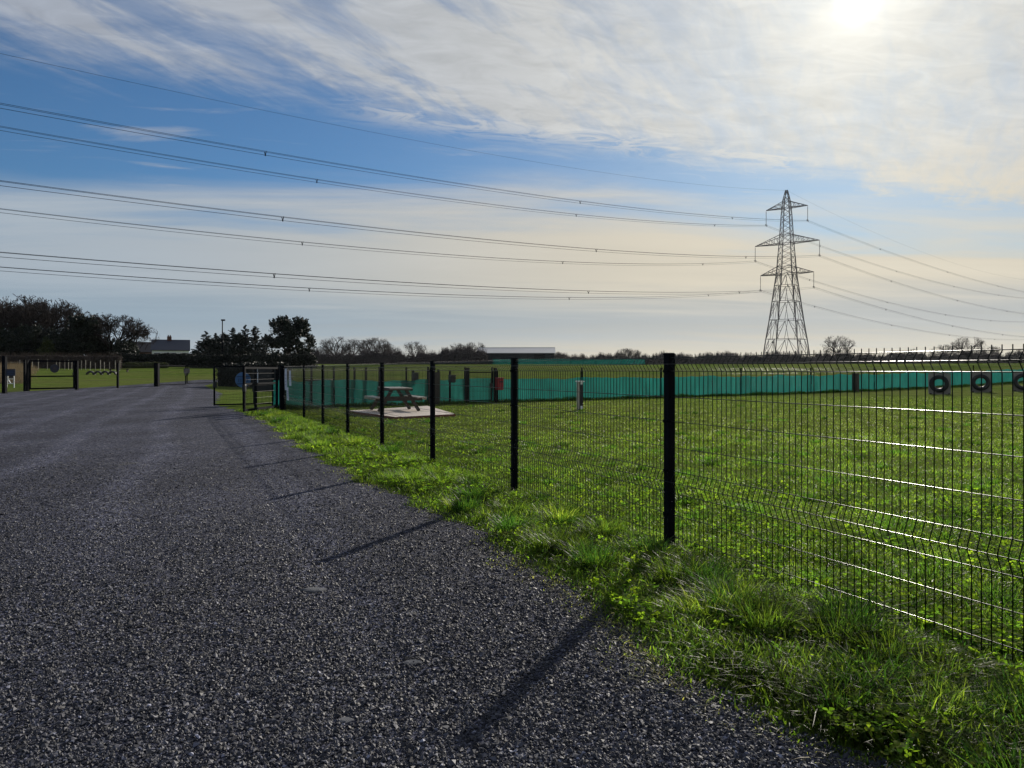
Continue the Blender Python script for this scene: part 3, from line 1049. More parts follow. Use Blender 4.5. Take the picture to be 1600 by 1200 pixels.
# pale stakes in front of the clipped hedge
stk = [31, 51, 60, 74, 88, 93, 101, 107, 112, 127, 134, 141, 149, 157, 163, 171, 180, 187]
rs = random.Random(3)
for i, px in enumerate(stk):
    Y = 97 - rs.random() * 2
    p = at(px, Y)
    hh_ = 0.95 + rs.random() * .35
    mb = MB(); mb.tube([(0, 0, 0), (rs.uniform(-.04, .04), 0, hh_)], 0.035, 6)
    o = mb.build('tree_guard', M['timber'] if i % 3 else M['board'], None, p)
    tag(o, 'pale slender tree guard standing in the row before the clipped hedge', 'tree guard', 'tree guards along the clipped hedge')

# ------------------------------------------------------------------ lamp post
p = at(347.5, 118)
t = thing('lamp_post', 'tall slim dark lamp post rising in front of the conifers', 'lamp post', p)
H = zpx(500, 118) - p[2]
mb = MB(); mb.tube([(0, 0, 0), (0, 0, H)], .13, 8, r2=.08); mb.build('pole', M['coat'], t, smooth=True)
mb = MB(); mb.box((.12, 0, H - .02), (.58, .30, .24)); mb.build('lamp_head', M['coat'], t, bevel=.04)
mb = MB(); mb.box((0, 0, .3), (.30, .30, .6)); mb.build('base', M['galv'], t)


# ------------------------------------------------------------------ buildings
def gable_house(name, label, cat, px0, px1, Y, eave_py, ridge_py, depth, wall_m, roof_m, rz=0.0, over=0.25):
    x0, x1 = (px0 - 800) / 1200 * Y, (px1 - 800) / 1200 * Y
    L = x1 - x0
    gz = float(hgt(x0, Y)) - 0.3
    t = thing(name, label, cat, ((x0 + x1) / 2, Y, gz), rz)
    he, hr = zpx(eave_py, Y) - gz, zpx(ridge_py, Y + depth / 2) - gz
    mb = MB()
    a = L / 2
    f0, f1 = 0.0, depth
    for pts in ([(-a, f0, 0), (a, f0, 0), (a, f0, he), (-a, f0, he)], [(a, f1, 0), (-a, f1, 0), (-a, f1, he), (a, f1, he)],
                [(-a, f1, 0), (-a, f0, 0), (-a, f0, he), (-a, depth / 2, hr - .05), (-a, f1, he)], [(a, f0, 0), (a, f1, 0), (a, f1, he), (a, depth / 2, hr - .05), (a, f0, he)]):
        mb.quad(pts)
    mb.build('wall', wall_m, t)
    mb = MB()
    o = over
    sl = (hr - he) / (depth / 2)
    for s in (0, 1):
        y_e = -o if s == 0 else depth + o
        ze = he - sl * o
        mb.quad([(-a - o, y_e, ze), (a + o, y_e, ze), (a + o, depth / 2, hr), (-a - o, depth / 2, hr)])
    r = mb.build('roof', roof_m, t)
    sm = r.modifiers.new('thickness', 'SOLIDIFY'); sm.thickness = 0.12
    return t, L, he, hr, r


t, L, he, hr, rf = gable_house('house', 'white walled bungalow with a navy slate roof behind the dark hedge', 'house', 240, 293, 165, 546, 531.5, 7.0, M['render'], M['slate'], R(23))
mb = MB(); mb.box((-.3, 3.5, hr + .25), (.9, .6, 1.1)); mb.tube([(-.5, 3.5, hr + .8), (-.5, 3.5, hr + 1.1)], .12, 8); mb.tube([(-.1, 3.5, hr + .8), (-.1, 3.5, hr + 1.1)], .12, 8); mb.build('chimney', M['brick'], rf)
for x in (-2.6, .2, 2.6):
    mb = MB(); mb.box((x, -.03, he - 1.3), (1.2, .05, 1.0)); wd_ = mb.build('window', M['slate'], t)
    mb = MB(); mb.box((x, -.04, he - 1.83), (1.35, .12, .07)); mb.build('sill', M['white'], wd_)
t, L, he, hr, rf = gable_house('house', 'dark tiled house roof half hidden between the oak and the white bungalow', 'house', 208, 236, 185, 549, 535, 7.0, M['brick'], M['brown_roof'], R(24))
t, L, he, hr, rf = gable_house('barn', 'long dark green barn with a pale grey sheet roof on the skyline', 'barn', 746, 866, 205, 551, 543.5, 12.0, M['clad'], M['sheet_roof'], R(-2), .35)
mb = MB(); mb.box((6.3, -.05, he / 2 + .2), (2.9, .08, he - .6)); mb.build('door', M['clad_dark'], t)
for k in range(7):
    mb = MB(); mb.box((-9.6 + k * 3.2, -.06, he / 2), (.10, .06, he - .1)); mb.build('wall_rib', M['clad_dark'], t)
t, L, he, hr, rf = gable_house('barn', 'blue grey shed with a dull grey roof under the bare trees', 'barn', 527, 582, 200, 563, 555.5, 9.0, M['blue_clad'], M['grey_roof'])
for k in range(4):
    mb = MB(); mb.box((-3.3 + k * 2.2, -.04, he - .9), (.9, .06, .6)); mb.build('window', M['white'], t)


# ------------------------------------------------------------------ pylon
th = R(38)
U = Vector((math.cos(th), -math.sin(th), 0)); W_ = Vector((math.sin(th), math.cos(th), 0))
PC = Vector(((1229 - 800) / 1200 * 224, 224.0, 0))
BZ = float(hgt(PC.x, PC.y))
pyl = thing('pylon', 'tall steel lattice pylon with three pairs of crossarms beyond the field', 'pylon', (PC.x, PC.y, BZ))
prof_px = [(568, 41.0), (555, 38.0), (530, 33.8), (500, 28.2), (471, 23.6), (446, 19.7), (430, 17.0), (417, 15.6), (400, 14.2), (380, 12.3), (367, 11.2), (345, 9.6), (326, 8.1), (314, 6.4), (300, 2.6), (297, 1.6)]
prof = [(zpx(py, 224) - BZ, d * 224 / 1200 / 1.404) for py, d in prof_px]
prof[0] = (-0.3, prof[0][1] + 0.15)


def half(z):
    return float(np.interp(z, [q[0] for q in prof], [q[1] for q in prof]))


def corner(z, i):
    a = half(z)
    s, q = ((1, 1), (1, -1), (-1, -1), (-1, 1))[i]
    v = U * (a * s) + W_ * (a * q)
    return Vector((v.x, v.y, z))


ZS = {k: zpx(py, 224) - BZ for k, py in dict(g=568, a=530, b=500, c=471, d=446, low=428, lowr=417, mid=380.5, midr=367, top=325, topr=315, tip=298).items()}
mb = MB()
for i in range(4):
    pts = [corner(z, i) for z, _ in prof]
    for a, b in zip(pts[:-1], pts[1:]): mb.bar(a, b, 0.23 if a.z < 30 else 0.17)
legs = mb
br = MB()


def xbrace(z0, z1, wd=0.09):
    for i in range(4):
        j = (i + 1) % 4
        br.bar(corner(z0, i), corner(z1, j), wd); br.bar(corner(z0, j), corner(z1, i), wd)


def kbrace(z0, z1, wd=0.11):
    for i in range(4):
        j = (i + 1) % 4
        top = (corner(z1, i) + corner(z1, j)) / 2
        br.bar(corner(z1, i), corner(z1, j), wd)
        a, b = corner(z0, i), corner(z0, j)
        q1 = corner(z1, i).lerp(corner(z1, j), 0.28); q2 = corner(z1, i).lerp(corner(z1, j), 0.72)
        br.bar(a, q1, wd); br.bar(b, q2, wd)
        mid_ = (a + b) / 2
        br.bar(q1, a.lerp(b, .40), wd * .8); br.bar(q2, a.lerp(b, .60), wd * .8)
        # secondary struts
        zc_ = z0 + (z1 - z0) * .5
        br.bar(corner(zc_, i), a.lerp(q1, .5), wd * .7); br.bar(corner(zc_, j), b.lerp(q2, .5), wd * .7)
        br.bar(corner(zc_, i), q1, wd * .6); br.bar(corner(zc_, j), q2, wd * .6)


levels = [0.0, ZS['a'], ZS['b'], ZS['c'], ZS['d']]
for a, b in zip(levels[:-1], levels[1:]): kbrace(a, b)
kbrace(ZS['d'], ZS['low'])
seq = [ZS['low'], ZS['lowr']]
seq += list(np.linspace(ZS['lowr'], ZS['mid'], 5)[1:]); seq += [ZS['midr']]
seq += list(np.linspace(ZS['midr'], ZS['top'], 6)[1:]); seq += [ZS['topr']]
seq += [ZS['topr'] + (ZS['tip'] - ZS['topr']) * .5, ZS['tip']]
for a, b in zip(seq[:-1], seq[1:]): xbrace(a, b)
for z in (ZS['low'], ZS['lowr'], ZS['mid'], ZS['midr'], ZS['top'], ZS['topr'], ZS['tip']):
    for i in range(4): br.bar(corner(z, i), corner(z, (i + 1) % 4), .12)
legs.build('tower_leg', M['galv'], pyl)
br.build('bracing', M['galv'], pyl)
ARM = {'top': (6.0, 48.6), 'mid': (9.3, 38.3), 'low': (7.7, 29.4)}
TIP = {}
for k, (sp_, zt) in ARM.items():
    zt -= BZ
    zroot = ZS[k + 'r']
    for s in (-1, 1):
        mb = MB()
        tip = U * (s * sp_) + Vector((0, 0, zt))
        roots_b = [corner(ZS[k], i) for i in ((0, 1) if s > 0 else (3, 2))]
        roots_t = [corner(zroot, i) for i in ((0, 1) if s > 0 else (3, 2))]
        for q in roots_b: mb.bar(q, tip, .17)
        for q in roots_t: mb.bar(q, tip, .14)
        nb_ = 4 if k != 'mid' else 5
        for j in range(1, nb_):
            f = j / nb_
            b0, b1 = roots_b[0].lerp(tip, f), roots_b[1].lerp(tip, f)
            t0, t1 = roots_t[0].lerp(tip, f), roots_t[1].lerp(tip, f)
            fp = (j - 1) / nb_
            mb.bar(b0, b1, .09); mb.bar(b0, t0, .08); mb.bar(b1, t1, .08)
            mb.bar(roots_b[0].lerp(tip, fp), t0, .08); mb.bar(roots_b[1].lerp(tip, fp), t1, .08)
            mb.bar(roots_b[0].lerp(tip, fp), b1, .08)
        mb.build('crossarm', M['galv'], pyl)
        mb = MB()
        mb.tube([tip, tip + Vector((0, 0, -.5))], .05, 6)
        for j in range(16):
            z = tip.z - .5 - j * .235
            lathe(mb, [(.03, z), (.13, z - .06), (.13, z - .10), (.03, z - .2)], 8, (tip.x, tip.y, 0))
        mb.tube([tip + Vector((0, 0, -4.2)), tip + Vector((0, 0, -4.5))], .06, 6)
        ins = mb.build('insulator', M['glassy'], pyl)
        mb = MB()
        lp = tip + Vector((0, 0, -4.35))
        for q in (-1, 1):
            c_ = lp + W_ * (q * .55)
            for a in range(10):
                a0, a1 = 2 * math.pi * a / 10, 2 * math.pi * (a + 1) / 10
                mb.bar(c_ + W_ * (.3 * math.cos(a0)) + Vector((0, 0, .3 * math.sin(a0))), c_ + W_ * (.3 * math.cos(a1)) + Vector((0, 0, .3 * math.sin(a1))), .05)
            mb.bar(lp, c_, .06)
        mb.build('arcing_ring', M['galv'], ins)
        TIP[(k, s)] = Vector((PC.x, PC.y, BZ)) + tip + Vector((0, 0, -4.5))
mb = MB()
for i in range(2):
    a = corner(ZS['a'] * 0.96, 3).lerp(corner(ZS['a'] * .96, 2), .35)
    mb.box((a.x, a.y, a.z - .4 + i * .001), (.5, .05, .5))
    break
mb.build('warning_plate', M['bin'], pyl)

# ------------------------------------------------------------------ power lines
DL, DR = Vector((-.65, -.76, 0)), Vector((.74, .673, 0))
COEF = {('top', 1, 'L'): (-.1446, .000241), ('top', -1, 'L'): (-.1472, .000282), ('mid', 1, 'L'): (-.1317, .000246), ('mid', -1, 'L'): (-.1378, .000298),
        ('low', 1, 'L'): (-.1150, .000238), ('low', -1, 'L'): (-.1200, .000274),
        ('top', 1, 'R'): (-.0648, .000176), ('top', -1, 'R'): (-.0745, .000211), ('mid', 1, 'R'): (-.0776, .000222), ('mid', -1, 'R'): (-.0916, .000247),
        ('low', 1, 'R'): (-.0839, .000215), ('low', -1, 'R'): (-.0894, .000231)}
nm_ = {'top': 'top', 'mid': 'middle', 'low': 'lowest'}
for (k, s, side), (b, c) in COEF.items():
    d = DL if side == 'L' else DR
    d = d.normalized()
    A = TIP[(k, s)]
    lab = 'twin cable strung %s from the %s tip of the pylon\'s %s crossarm' % ('left' if side == 'L' else 'away to the right', 'right' if s > 0 else 'left', nm_[k])
    t = thing('power_line', lab, 'power line', A, 0, 'power lines hung on the pylon')
    nrm_ = Vector((-d.y, d.x, 0))
    smax = 290 if side == 'L' else 380

    def P_(sv): return d * sv + Vector((0, 0, b * sv + c * sv * sv))
    for oz, ox in ((.2, .2), (.2, -.2), (-.2, 0.0)):
        mb = MB()
        pts = [P_(smax * q / 60) + Vector((0, 0, oz)) + nrm_ * ox for q in range(61)]
        mb.tube(pts, .020 if oz > 0 else .022, 4, False)
        mb.build('conductor', M['cable'], t, smooth=True)
    first, gap_ = (34 + 8 * (s + 1), 62)
    for sv in np.arange(first, smax, gap_):
        mb = MB()
        q = P_(sv)
        mb.bar(q + Vector((0, 0, .24)) + nrm_ * .2, q + Vector((0, 0, -.24)), .07)
        mb.bar(q + Vector((0, 0, .22)) - nrm_ * .2, q + Vector((0, 0, -.22)), .07)
        mb.box(tuple(q + Vector((0, 0, -.22))), (.12, .12, .14))
        mb.build('spacer', M['cable'], t)
A = Vector((PC.x, PC.y, zpx(297.5, 224)))
for side, (b, c), lab in (('L', (-.1677, .000282), 'thin single earth wire rising left from the pylon peak'), ('R', (-.0998, .000291), 'thin single earth wire falling right from the pylon peak')):
    d = (DL if side == 'L' else DR).normalized()
    mb = MB()
    smax = 290 if side == 'L' else 330
    mb.tube([d * (smax * q / 60) + Vector((0, 0, b * smax * q / 60 + c * (smax * q / 60) ** 2)) for q in range(61)], .015, 4, False)
    tag(mb.build('earth_wire', M['cable'], None, A, smooth=True), lab, 'earth wire', 'earth wires on the pylon peak')


# ------------------------------------------------------------------ trees
def tubes(segs, name, sides_of=lambda r: 3):
    """segs: list of (p0, p1, r0, r1)"""
    a = np.array([np.concatenate([s[0], s[1], [s[2], s[3]]]) for s in segs])
    V, F, base = [], [], 0
    for n in (3, 6):
        sel = a[(a[:, 6] > 0.06)] if n == 6 else a[(a[:, 6] <= 0.06)]
        if len(sel) == 0: continue
        p0, p1, r0, r1 = sel[:, :3], sel[:, 3:6], sel[:, 6:7], sel[:, 7:8]
        d = p1 - p0; d /= np.linalg.norm(d, axis=1, keepdims=True) + 1e-9
        up_ = np.where(np.abs(d[:, 2:3]) < 0.9, [[0, 0, 1.0]], [[1.0, 0, 0]])
        s = np.cross(d, up_); s /= np.linalg.norm(s, axis=1, keepdims=True)
        q = np.cross(s, d)
        ringv = []
        for k in range(n):
            an = 2 * math.pi * k / n
            o = s * math.cos(an) + q * math.sin(an)
            ringv.append((p0 + o * r0, p1 + o * r1))
        v = np.stack([r[0] for r in ringv] + [r[1] for r in ringv], 1)
        N = len(sel)
        V.append(v.reshape(-1, 3))
        i_ = base + np.arange(N)[:, None] * 2 * n
        for k in range(n):
            F.append(np.concatenate([i_ + k, i_ + (k + 1) % n, i_ + n + (k + 1) % n, i_ + n + k], 1))
        base += N * 2 * n
    return arr_mesh(name, np.concatenate(V), [np.concatenate(F)], smooth=True)


def bare_tree(seed, H=12.0, spread=1.0, tf=0.2, fine=0.018, dens=4, lv=4, lean=0.0):
    """leafless tree: returns (trunk mesh, crown mesh); base at the origin"""
    r = np.random.RandomState(seed)
    trunk, crown = [], []
    th_ = H * tf
    p = np.zeros(3); d = np.array([lean, 0, 1.0])
    R0 = H * 0.030
    for k in range(4):
        d = d + r.randn(3) * .07; d /= np.linalg.norm(d)
        q = p + d * th_ / 4
        trunk.append((p, q, R0 * (1.25 - .12 * k), R0 * (1.13 - .12 * k))); p = q

    def grow(p, d, L, rad_, level):
        nseg = 4 if level < 3 else 2
        pts = [p]
        for k in range(nseg):
            d = d + r.randn(3) * (.22 if level > 0 else .16) + np.array([0, 0, .05 if level < 2 else .03])
            d /= np.linalg.norm(d)
            q = p + d * L / nseg
            r0 = rad_ * (1 - .45 * k / nseg); r1 = rad_ * (1 - .45 * (k + 1) / nseg)
            crown.append((p, q, max(fine, r0), max(fine * .8, r1)))
            p = q; pts.append(p)
        if level >= lv: return
        n = dens if level < lv - 1 else dens + 1
        for c in range(n):
            f = 0.35 + 0.65 * (c + r.rand() * .6) / n
            i = min(nseg, max(1, int(round(f * nseg))))
            base_ = pts[i]
            ax = r.randn(3); ax -= d * ax.dot(d); ax /= np.linalg.norm(ax)
            an = r.uniform(.35, .95) if c < n - 1 else r.uniform(.1, .35)
            nd = d * math.cos(an) + ax * math.sin(an) * (1 if level else spread)
            nd[2] += .08
            nd /= np.linalg.norm(nd)
            grow(base_, nd, L * r.uniform(.56, .78), max(fine, rad_ * (.50 if c < n - 1 else .62)), level + 1)

    nl_ = r.randint(6, 8)
    for k in range(nl_):
        a = 2 * math.pi * (k + r.rand() * .5) / nl_
        el = r.uniform(.25, 1.15)
        dd = np.array([math.cos(a) * math.cos(el) * spread, math.sin(a) * math.cos(el) * spread, math.sin(el)]); dd /= np.linalg.norm(dd)
        st_ = trunk[-1][1] if k > 2 else trunk[2][1]
        grow(st_, dd, H * r.uniform(.27, .34) * (1.0 if el < .8 else 1.05), R0 * .52, 0)
    pts_ = np.array([c_[1] for c_ in crown])
    zc = np.percentile(pts_[:, 2], 35); rz_ = np.percentile(pts_[:, 2], 94) - zc; rx_ = np.percentile(np.hypot(pts_[:, 0], pts_[:, 1]), 92)

    def rho_(p):
        return np.linalg.norm([p[0] / rx_, p[1] / rx_, (p[2] - zc) / rz_])
    cut = np.random.RandomState(seed + 1)
    crown = [c_ for c_ in crown if rho_(c_[1]) < cut.uniform(.93, 1.12)]
    crown = [c_ for c_ in crown if c_[1][2] > .3]
    tm = tubes(trunk, 'trunk')
    cm = tubes(crown, 'crown')
    zmax = max(s[1][2] for s in crown)
    xs_ = [abs(s[1][0]) for s in crown]
    return tm, cm, zmax, float(np.percentile(xs_, 98))


OAKS = []
for sd_, kw in ((11, dict(dens=3, spread=1.15, lv=5, fine=.032)), (23, dict(dens=3, spread=1.0, lv=5, fine=.030)), (37, dict(dens=3, spread=1.25, tf=.16, lv=5, fine=.034)), (51, dict(dens=3, spread=1.1, tf=.22, lv=5, fine=.028))):
    tm, cm, zm, xm = bare_tree(sd_, **kw)
    OAKS.append((tm, cm, zm, xm))
FAR = []
for sd_, kw in ((61, dict(dens=3, spread=1.2, tf=.28, fine=.022, lv=5)), (72, dict(dens=3, spread=1.0, tf=.22, fine=.022, lv=5)), (83, dict(dens=4, spread=1.15, tf=.12, fine=.022, lv=4))):
    FAR.append(bare_tree(sd_, **kw))
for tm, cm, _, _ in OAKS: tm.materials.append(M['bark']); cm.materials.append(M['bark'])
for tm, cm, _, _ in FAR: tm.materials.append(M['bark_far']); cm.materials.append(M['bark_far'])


def plant_tree(kind, px, top_py, width_px, Y, label, rz, group):
    tm, cm, zm, xm = kind
    x, y, z = at(px, Y)
    t = thing('bare_tree', label, 'tree', (x, y, z), rz, group)
    sz = (zpx(top_py, Y) - z) / zm
    sx = (width_px / 1200 * Y) / (2 * xm)
    t.scale = (sx, sx, sz)
    link('trunk', tm, None, t); link('crown', cm, None, t)
    return t


WOOD = 'leafless trees in the left wood'
for kind, px, top, wd, Y, rz, lab in (
        (0, -20, 478, 120, 128, 0.3, 'leafless tree cut by the left photo edge'),
        (2, 34, 459, 105, 132, 1.2, 'tallest dense leafless tree at the left end of the wood'),
        (0, 78, 466, 95, 127, 2.6, 'dense leafless tree just right of the tallest one in the wood'),
        (1, 55, 472, 95, 140, 4.0, 'leafless tree standing behind between the two tallest of the wood'),
        (2, 112, 478, 85, 131, 5.1, 'dense leafless tree at the right shoulder of the dark wood'),
        (1, 8, 470, 100, 137, 0.8, 'dense leafless tree behind the left edge of the wood'),
        (1, 175, 489, 82, 126, 2.0, 'open crowned oak standing clear of the wood to its right'),
        (3, 212, 502, 60, 130, 0.4, 'smaller spreading oak beside the dark house roof'),
        (3, 140, 492, 60, 138, 3.3, 'thin leafless tree between the dark wood and the open oak')):
    plant_tree(OAKS[kind], px, top, wd, Y, lab, rz, WOOD)
MIDG = 'far leafless trees on the skyline'
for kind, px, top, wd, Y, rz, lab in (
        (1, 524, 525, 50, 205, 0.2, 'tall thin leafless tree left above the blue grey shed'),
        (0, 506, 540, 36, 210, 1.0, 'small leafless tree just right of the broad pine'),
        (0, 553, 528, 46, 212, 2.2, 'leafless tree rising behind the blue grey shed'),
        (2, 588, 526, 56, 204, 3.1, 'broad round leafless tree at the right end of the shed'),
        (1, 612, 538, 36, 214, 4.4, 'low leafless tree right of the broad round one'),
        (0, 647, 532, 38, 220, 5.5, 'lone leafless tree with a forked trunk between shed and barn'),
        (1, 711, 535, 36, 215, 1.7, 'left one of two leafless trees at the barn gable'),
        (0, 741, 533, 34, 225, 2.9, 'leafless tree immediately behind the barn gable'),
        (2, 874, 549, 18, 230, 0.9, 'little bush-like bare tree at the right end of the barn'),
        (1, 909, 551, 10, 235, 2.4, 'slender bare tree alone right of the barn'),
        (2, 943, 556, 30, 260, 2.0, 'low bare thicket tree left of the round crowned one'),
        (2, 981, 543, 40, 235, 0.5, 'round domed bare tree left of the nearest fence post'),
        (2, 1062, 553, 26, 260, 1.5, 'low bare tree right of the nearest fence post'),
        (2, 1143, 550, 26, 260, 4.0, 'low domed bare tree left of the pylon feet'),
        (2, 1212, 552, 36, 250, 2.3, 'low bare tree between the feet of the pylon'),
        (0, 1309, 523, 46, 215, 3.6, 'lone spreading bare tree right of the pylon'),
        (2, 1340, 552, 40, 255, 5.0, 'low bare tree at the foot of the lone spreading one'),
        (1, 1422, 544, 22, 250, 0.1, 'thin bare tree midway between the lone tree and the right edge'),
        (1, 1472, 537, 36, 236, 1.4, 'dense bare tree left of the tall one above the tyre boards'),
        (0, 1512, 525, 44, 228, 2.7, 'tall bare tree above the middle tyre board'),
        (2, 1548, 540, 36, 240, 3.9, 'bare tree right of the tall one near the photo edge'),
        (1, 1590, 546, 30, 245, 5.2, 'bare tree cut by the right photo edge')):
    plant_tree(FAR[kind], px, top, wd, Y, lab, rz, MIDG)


def leaf_quads(C, size, r, flat=0.0):
    """C (N,3) centres -> random little quads"""
    N = len(C)
    a = r.randn(N, 3); a /= np.linalg.norm(a, axis=1, keepdims=True)
    b = r.randn(N, 3); b -= a * (a * b).sum(1, keepdims=True); b /= np.linalg.norm(b, axis=1, keepdims=True)
    s = (size * r.uniform(.6, 1.4, N))[:, None]
    w2 = s * r.uniform(.35, .7, N)[:, None]
    V = np.stack([C - a * s, C + b * w2, C + a * s, C - b * w2], 1).reshape(-1, 3)
    F = np.arange(N * 4).reshape(N, 4)
    return V, F


def conifer(seed, H, wd, ragged=.35, n_w=34):
    r = np.random.RandomState(seed)
    segs = [(np.array([0, 0, H * k / 8.]), np.array([0, 0, H * (k + 1) / 8.]), H * .022 * (1 - k / 9), H * .022 * (1 - (k + 1) / 9)) for k in range(8)]
    cr, cs = [], []
    for k in range(n_w):
        z = H * (.08 + .92 * k / n_w)
        f = 1 - (k / n_w)
        L0 = wd * .5 * (f ** .9 * .97 + .03)
        for j in range(6):
            a = r.rand() * 6.28
            L = L0 * r.uniform(1 - ragged, 1 + ragged * .5)
            rise = r.uniform(.05, .75)
            dirv = np.array([math.cos(a), math.sin(a), rise])
            tip = np.array([0, 0, z]) + dirv * L
            segs.append((np.array([0, 0, z]), tip, .03, .012))
            nq = int(10 + 26 * f)
            u = r.rand(nq) ** .7
            cc = np.array([0, 0, z]) + dirv * L * u[:, None] + r.randn(nq, 3) * np.array([.15, .15, .13]) * ((.35 + .65 * (1 - u)) * (.25 + .9 * f))[:, None]
            cr.append(cc)
    V, F = leaf_quads(np.concatenate(cr), .15, r)
    return tubes(segs, 'trunk'), arr_mesh('crown', V, [F])



def pine(seed, H, W, blobs, n_leaf=170, size=.2, cone=False):
    r = np.random.RandomState(seed)
    segs, cr = [], []
    p = np.zeros(3)
    for k in range(6):
        q = np.array([.05 * k * r.randn(), .05 * r.randn() * k, H * .9 * (k + 1) / 6]); segs.append((p, q, .3 * (1 - k / 7), .3 * (1 - (k + 1) / 7))); p = q
    for k in range(blobs):
        z = H * (.16 + .80 * r.rand() ** .85)
        f = z / H
        wr = W * .5 * (max(0.02, 1 - f) ** .8 + .02) * 1.15 if cone else W * .5 * math.sqrt(max(.05, 1 - ((f - .55) / .52) ** 2))
        a = r.rand() * 6.28
        rr = wr * r.rand() ** .5
        c = np.array([math.cos(a) * rr, math.sin(a) * rr, z])
        segs.append((np.array([0, 0, max(.5, z - rr * .5)]), c, .07, .02))
        bs = r.uniform(.35, .75) * (.45 + .7 * (1 - f) if cone else 1)
        cc = c + r.randn(n_leaf, 3) * np.array([bs * .62, bs * .62, bs * .42])
        cr.append(cc)
        for j in range(3):     # upright tips
            u = r.rand(26)[:, None]
            o = c + r.randn(3) * np.array([bs * .6, bs * .6, .1])
            cr.append(o + u * np.array([r.randn() * .25, r.randn() * .25, .9]) + r.randn(26, 3) * .09)
    V, F = leaf_quads(np.concatenate(cr), size, r)
    return tubes(segs, 'trunk'), arr_mesh('crown', V, [F])


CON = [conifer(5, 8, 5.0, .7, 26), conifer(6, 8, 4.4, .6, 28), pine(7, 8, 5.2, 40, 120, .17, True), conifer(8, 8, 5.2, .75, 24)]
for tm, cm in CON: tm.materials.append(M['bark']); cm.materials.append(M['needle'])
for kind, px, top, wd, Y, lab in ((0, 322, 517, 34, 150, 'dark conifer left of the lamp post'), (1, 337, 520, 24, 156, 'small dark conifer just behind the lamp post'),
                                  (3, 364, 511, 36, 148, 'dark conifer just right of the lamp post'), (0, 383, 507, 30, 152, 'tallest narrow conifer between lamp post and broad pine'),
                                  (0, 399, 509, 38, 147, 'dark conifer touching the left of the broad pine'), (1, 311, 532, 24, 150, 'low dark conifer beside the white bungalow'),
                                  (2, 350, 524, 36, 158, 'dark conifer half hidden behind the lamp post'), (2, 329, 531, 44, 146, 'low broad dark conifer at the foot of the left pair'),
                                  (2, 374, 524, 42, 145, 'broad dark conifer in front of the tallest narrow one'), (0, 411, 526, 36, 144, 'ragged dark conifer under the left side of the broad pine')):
    x, y, z = at(px, Y)
    t = thing('conifer', lab, 'tree', (x, y, z), px * 1.7, 'conifers beyond the dark hedge')
    h = zpx(top, Y) - z
    tm, cm = CON[kind]
    w0 = (4.0, 3.5, 4.4, 4.1)[kind]
    t.scale = (wd / 1200 * Y / w0 * 1.1, wd / 1200 * Y / w0 * 1.1, h / 8.)
    link('trunk', tm, None, t); link('crown', cm, None, t)


x, y, z = at(453, 128)
tm, cm = pine(3, zpx(500, 128) - z, 9.0, 62)
tm.materials.append(M['bark']); cm.materials.append(M['needle'])
t = thing('pine_tree', 'broad dark pine tree rising above the hedge left of the shed', 'tree', (x, y, z))
link('trunk', tm, None, t); link('crown', cm, None, t)
# evergreens at the foot of the wood
for sd_, px, top, wd, Y, mk, lab in ((21, 128, 498, 46, 122, 'evergreen', 'dark evergreen tree at the right end of the wood'), (22, 66, 514, 92, 123, 'evergreen', 'wide dark evergreen under the tallest bare trees'),
                                     (23, 18, 520, 60, 124, 'evergreen', 'dark evergreen under the bare trees at the left edge'), (24, 73, 535, 12, 118, 'ivy', 'yellowish green ivy column in front of the dark wood'),
                                     (25, 198, 536, 32, 124, 'evergreen', 'low dark evergreen under the smaller spreading oak'), (26, 160, 528, 40, 127, 'evergreen', 'dark evergreen below the open crowned oak'),
                                     (27, 96, 528, 60, 121, 'evergreen', 'dark evergreen between the ivy column and the wood end')):
    x, y, z = at(px, Y)
    tm, cm = pine(sd_, zpx(top, Y) - z, wd / 1200 * Y, max(14, int(wd * 1.0)), 150, .2)
    tm.materials.append(M['bark']); cm.materials.append(M[mk])
    t = thing('evergreen_tree', lab, 'tree', (x, y, z), 0, 'evergreens at the foot of the left wood')
    link('trunk', tm, None, t); link('crown', cm, None, t)


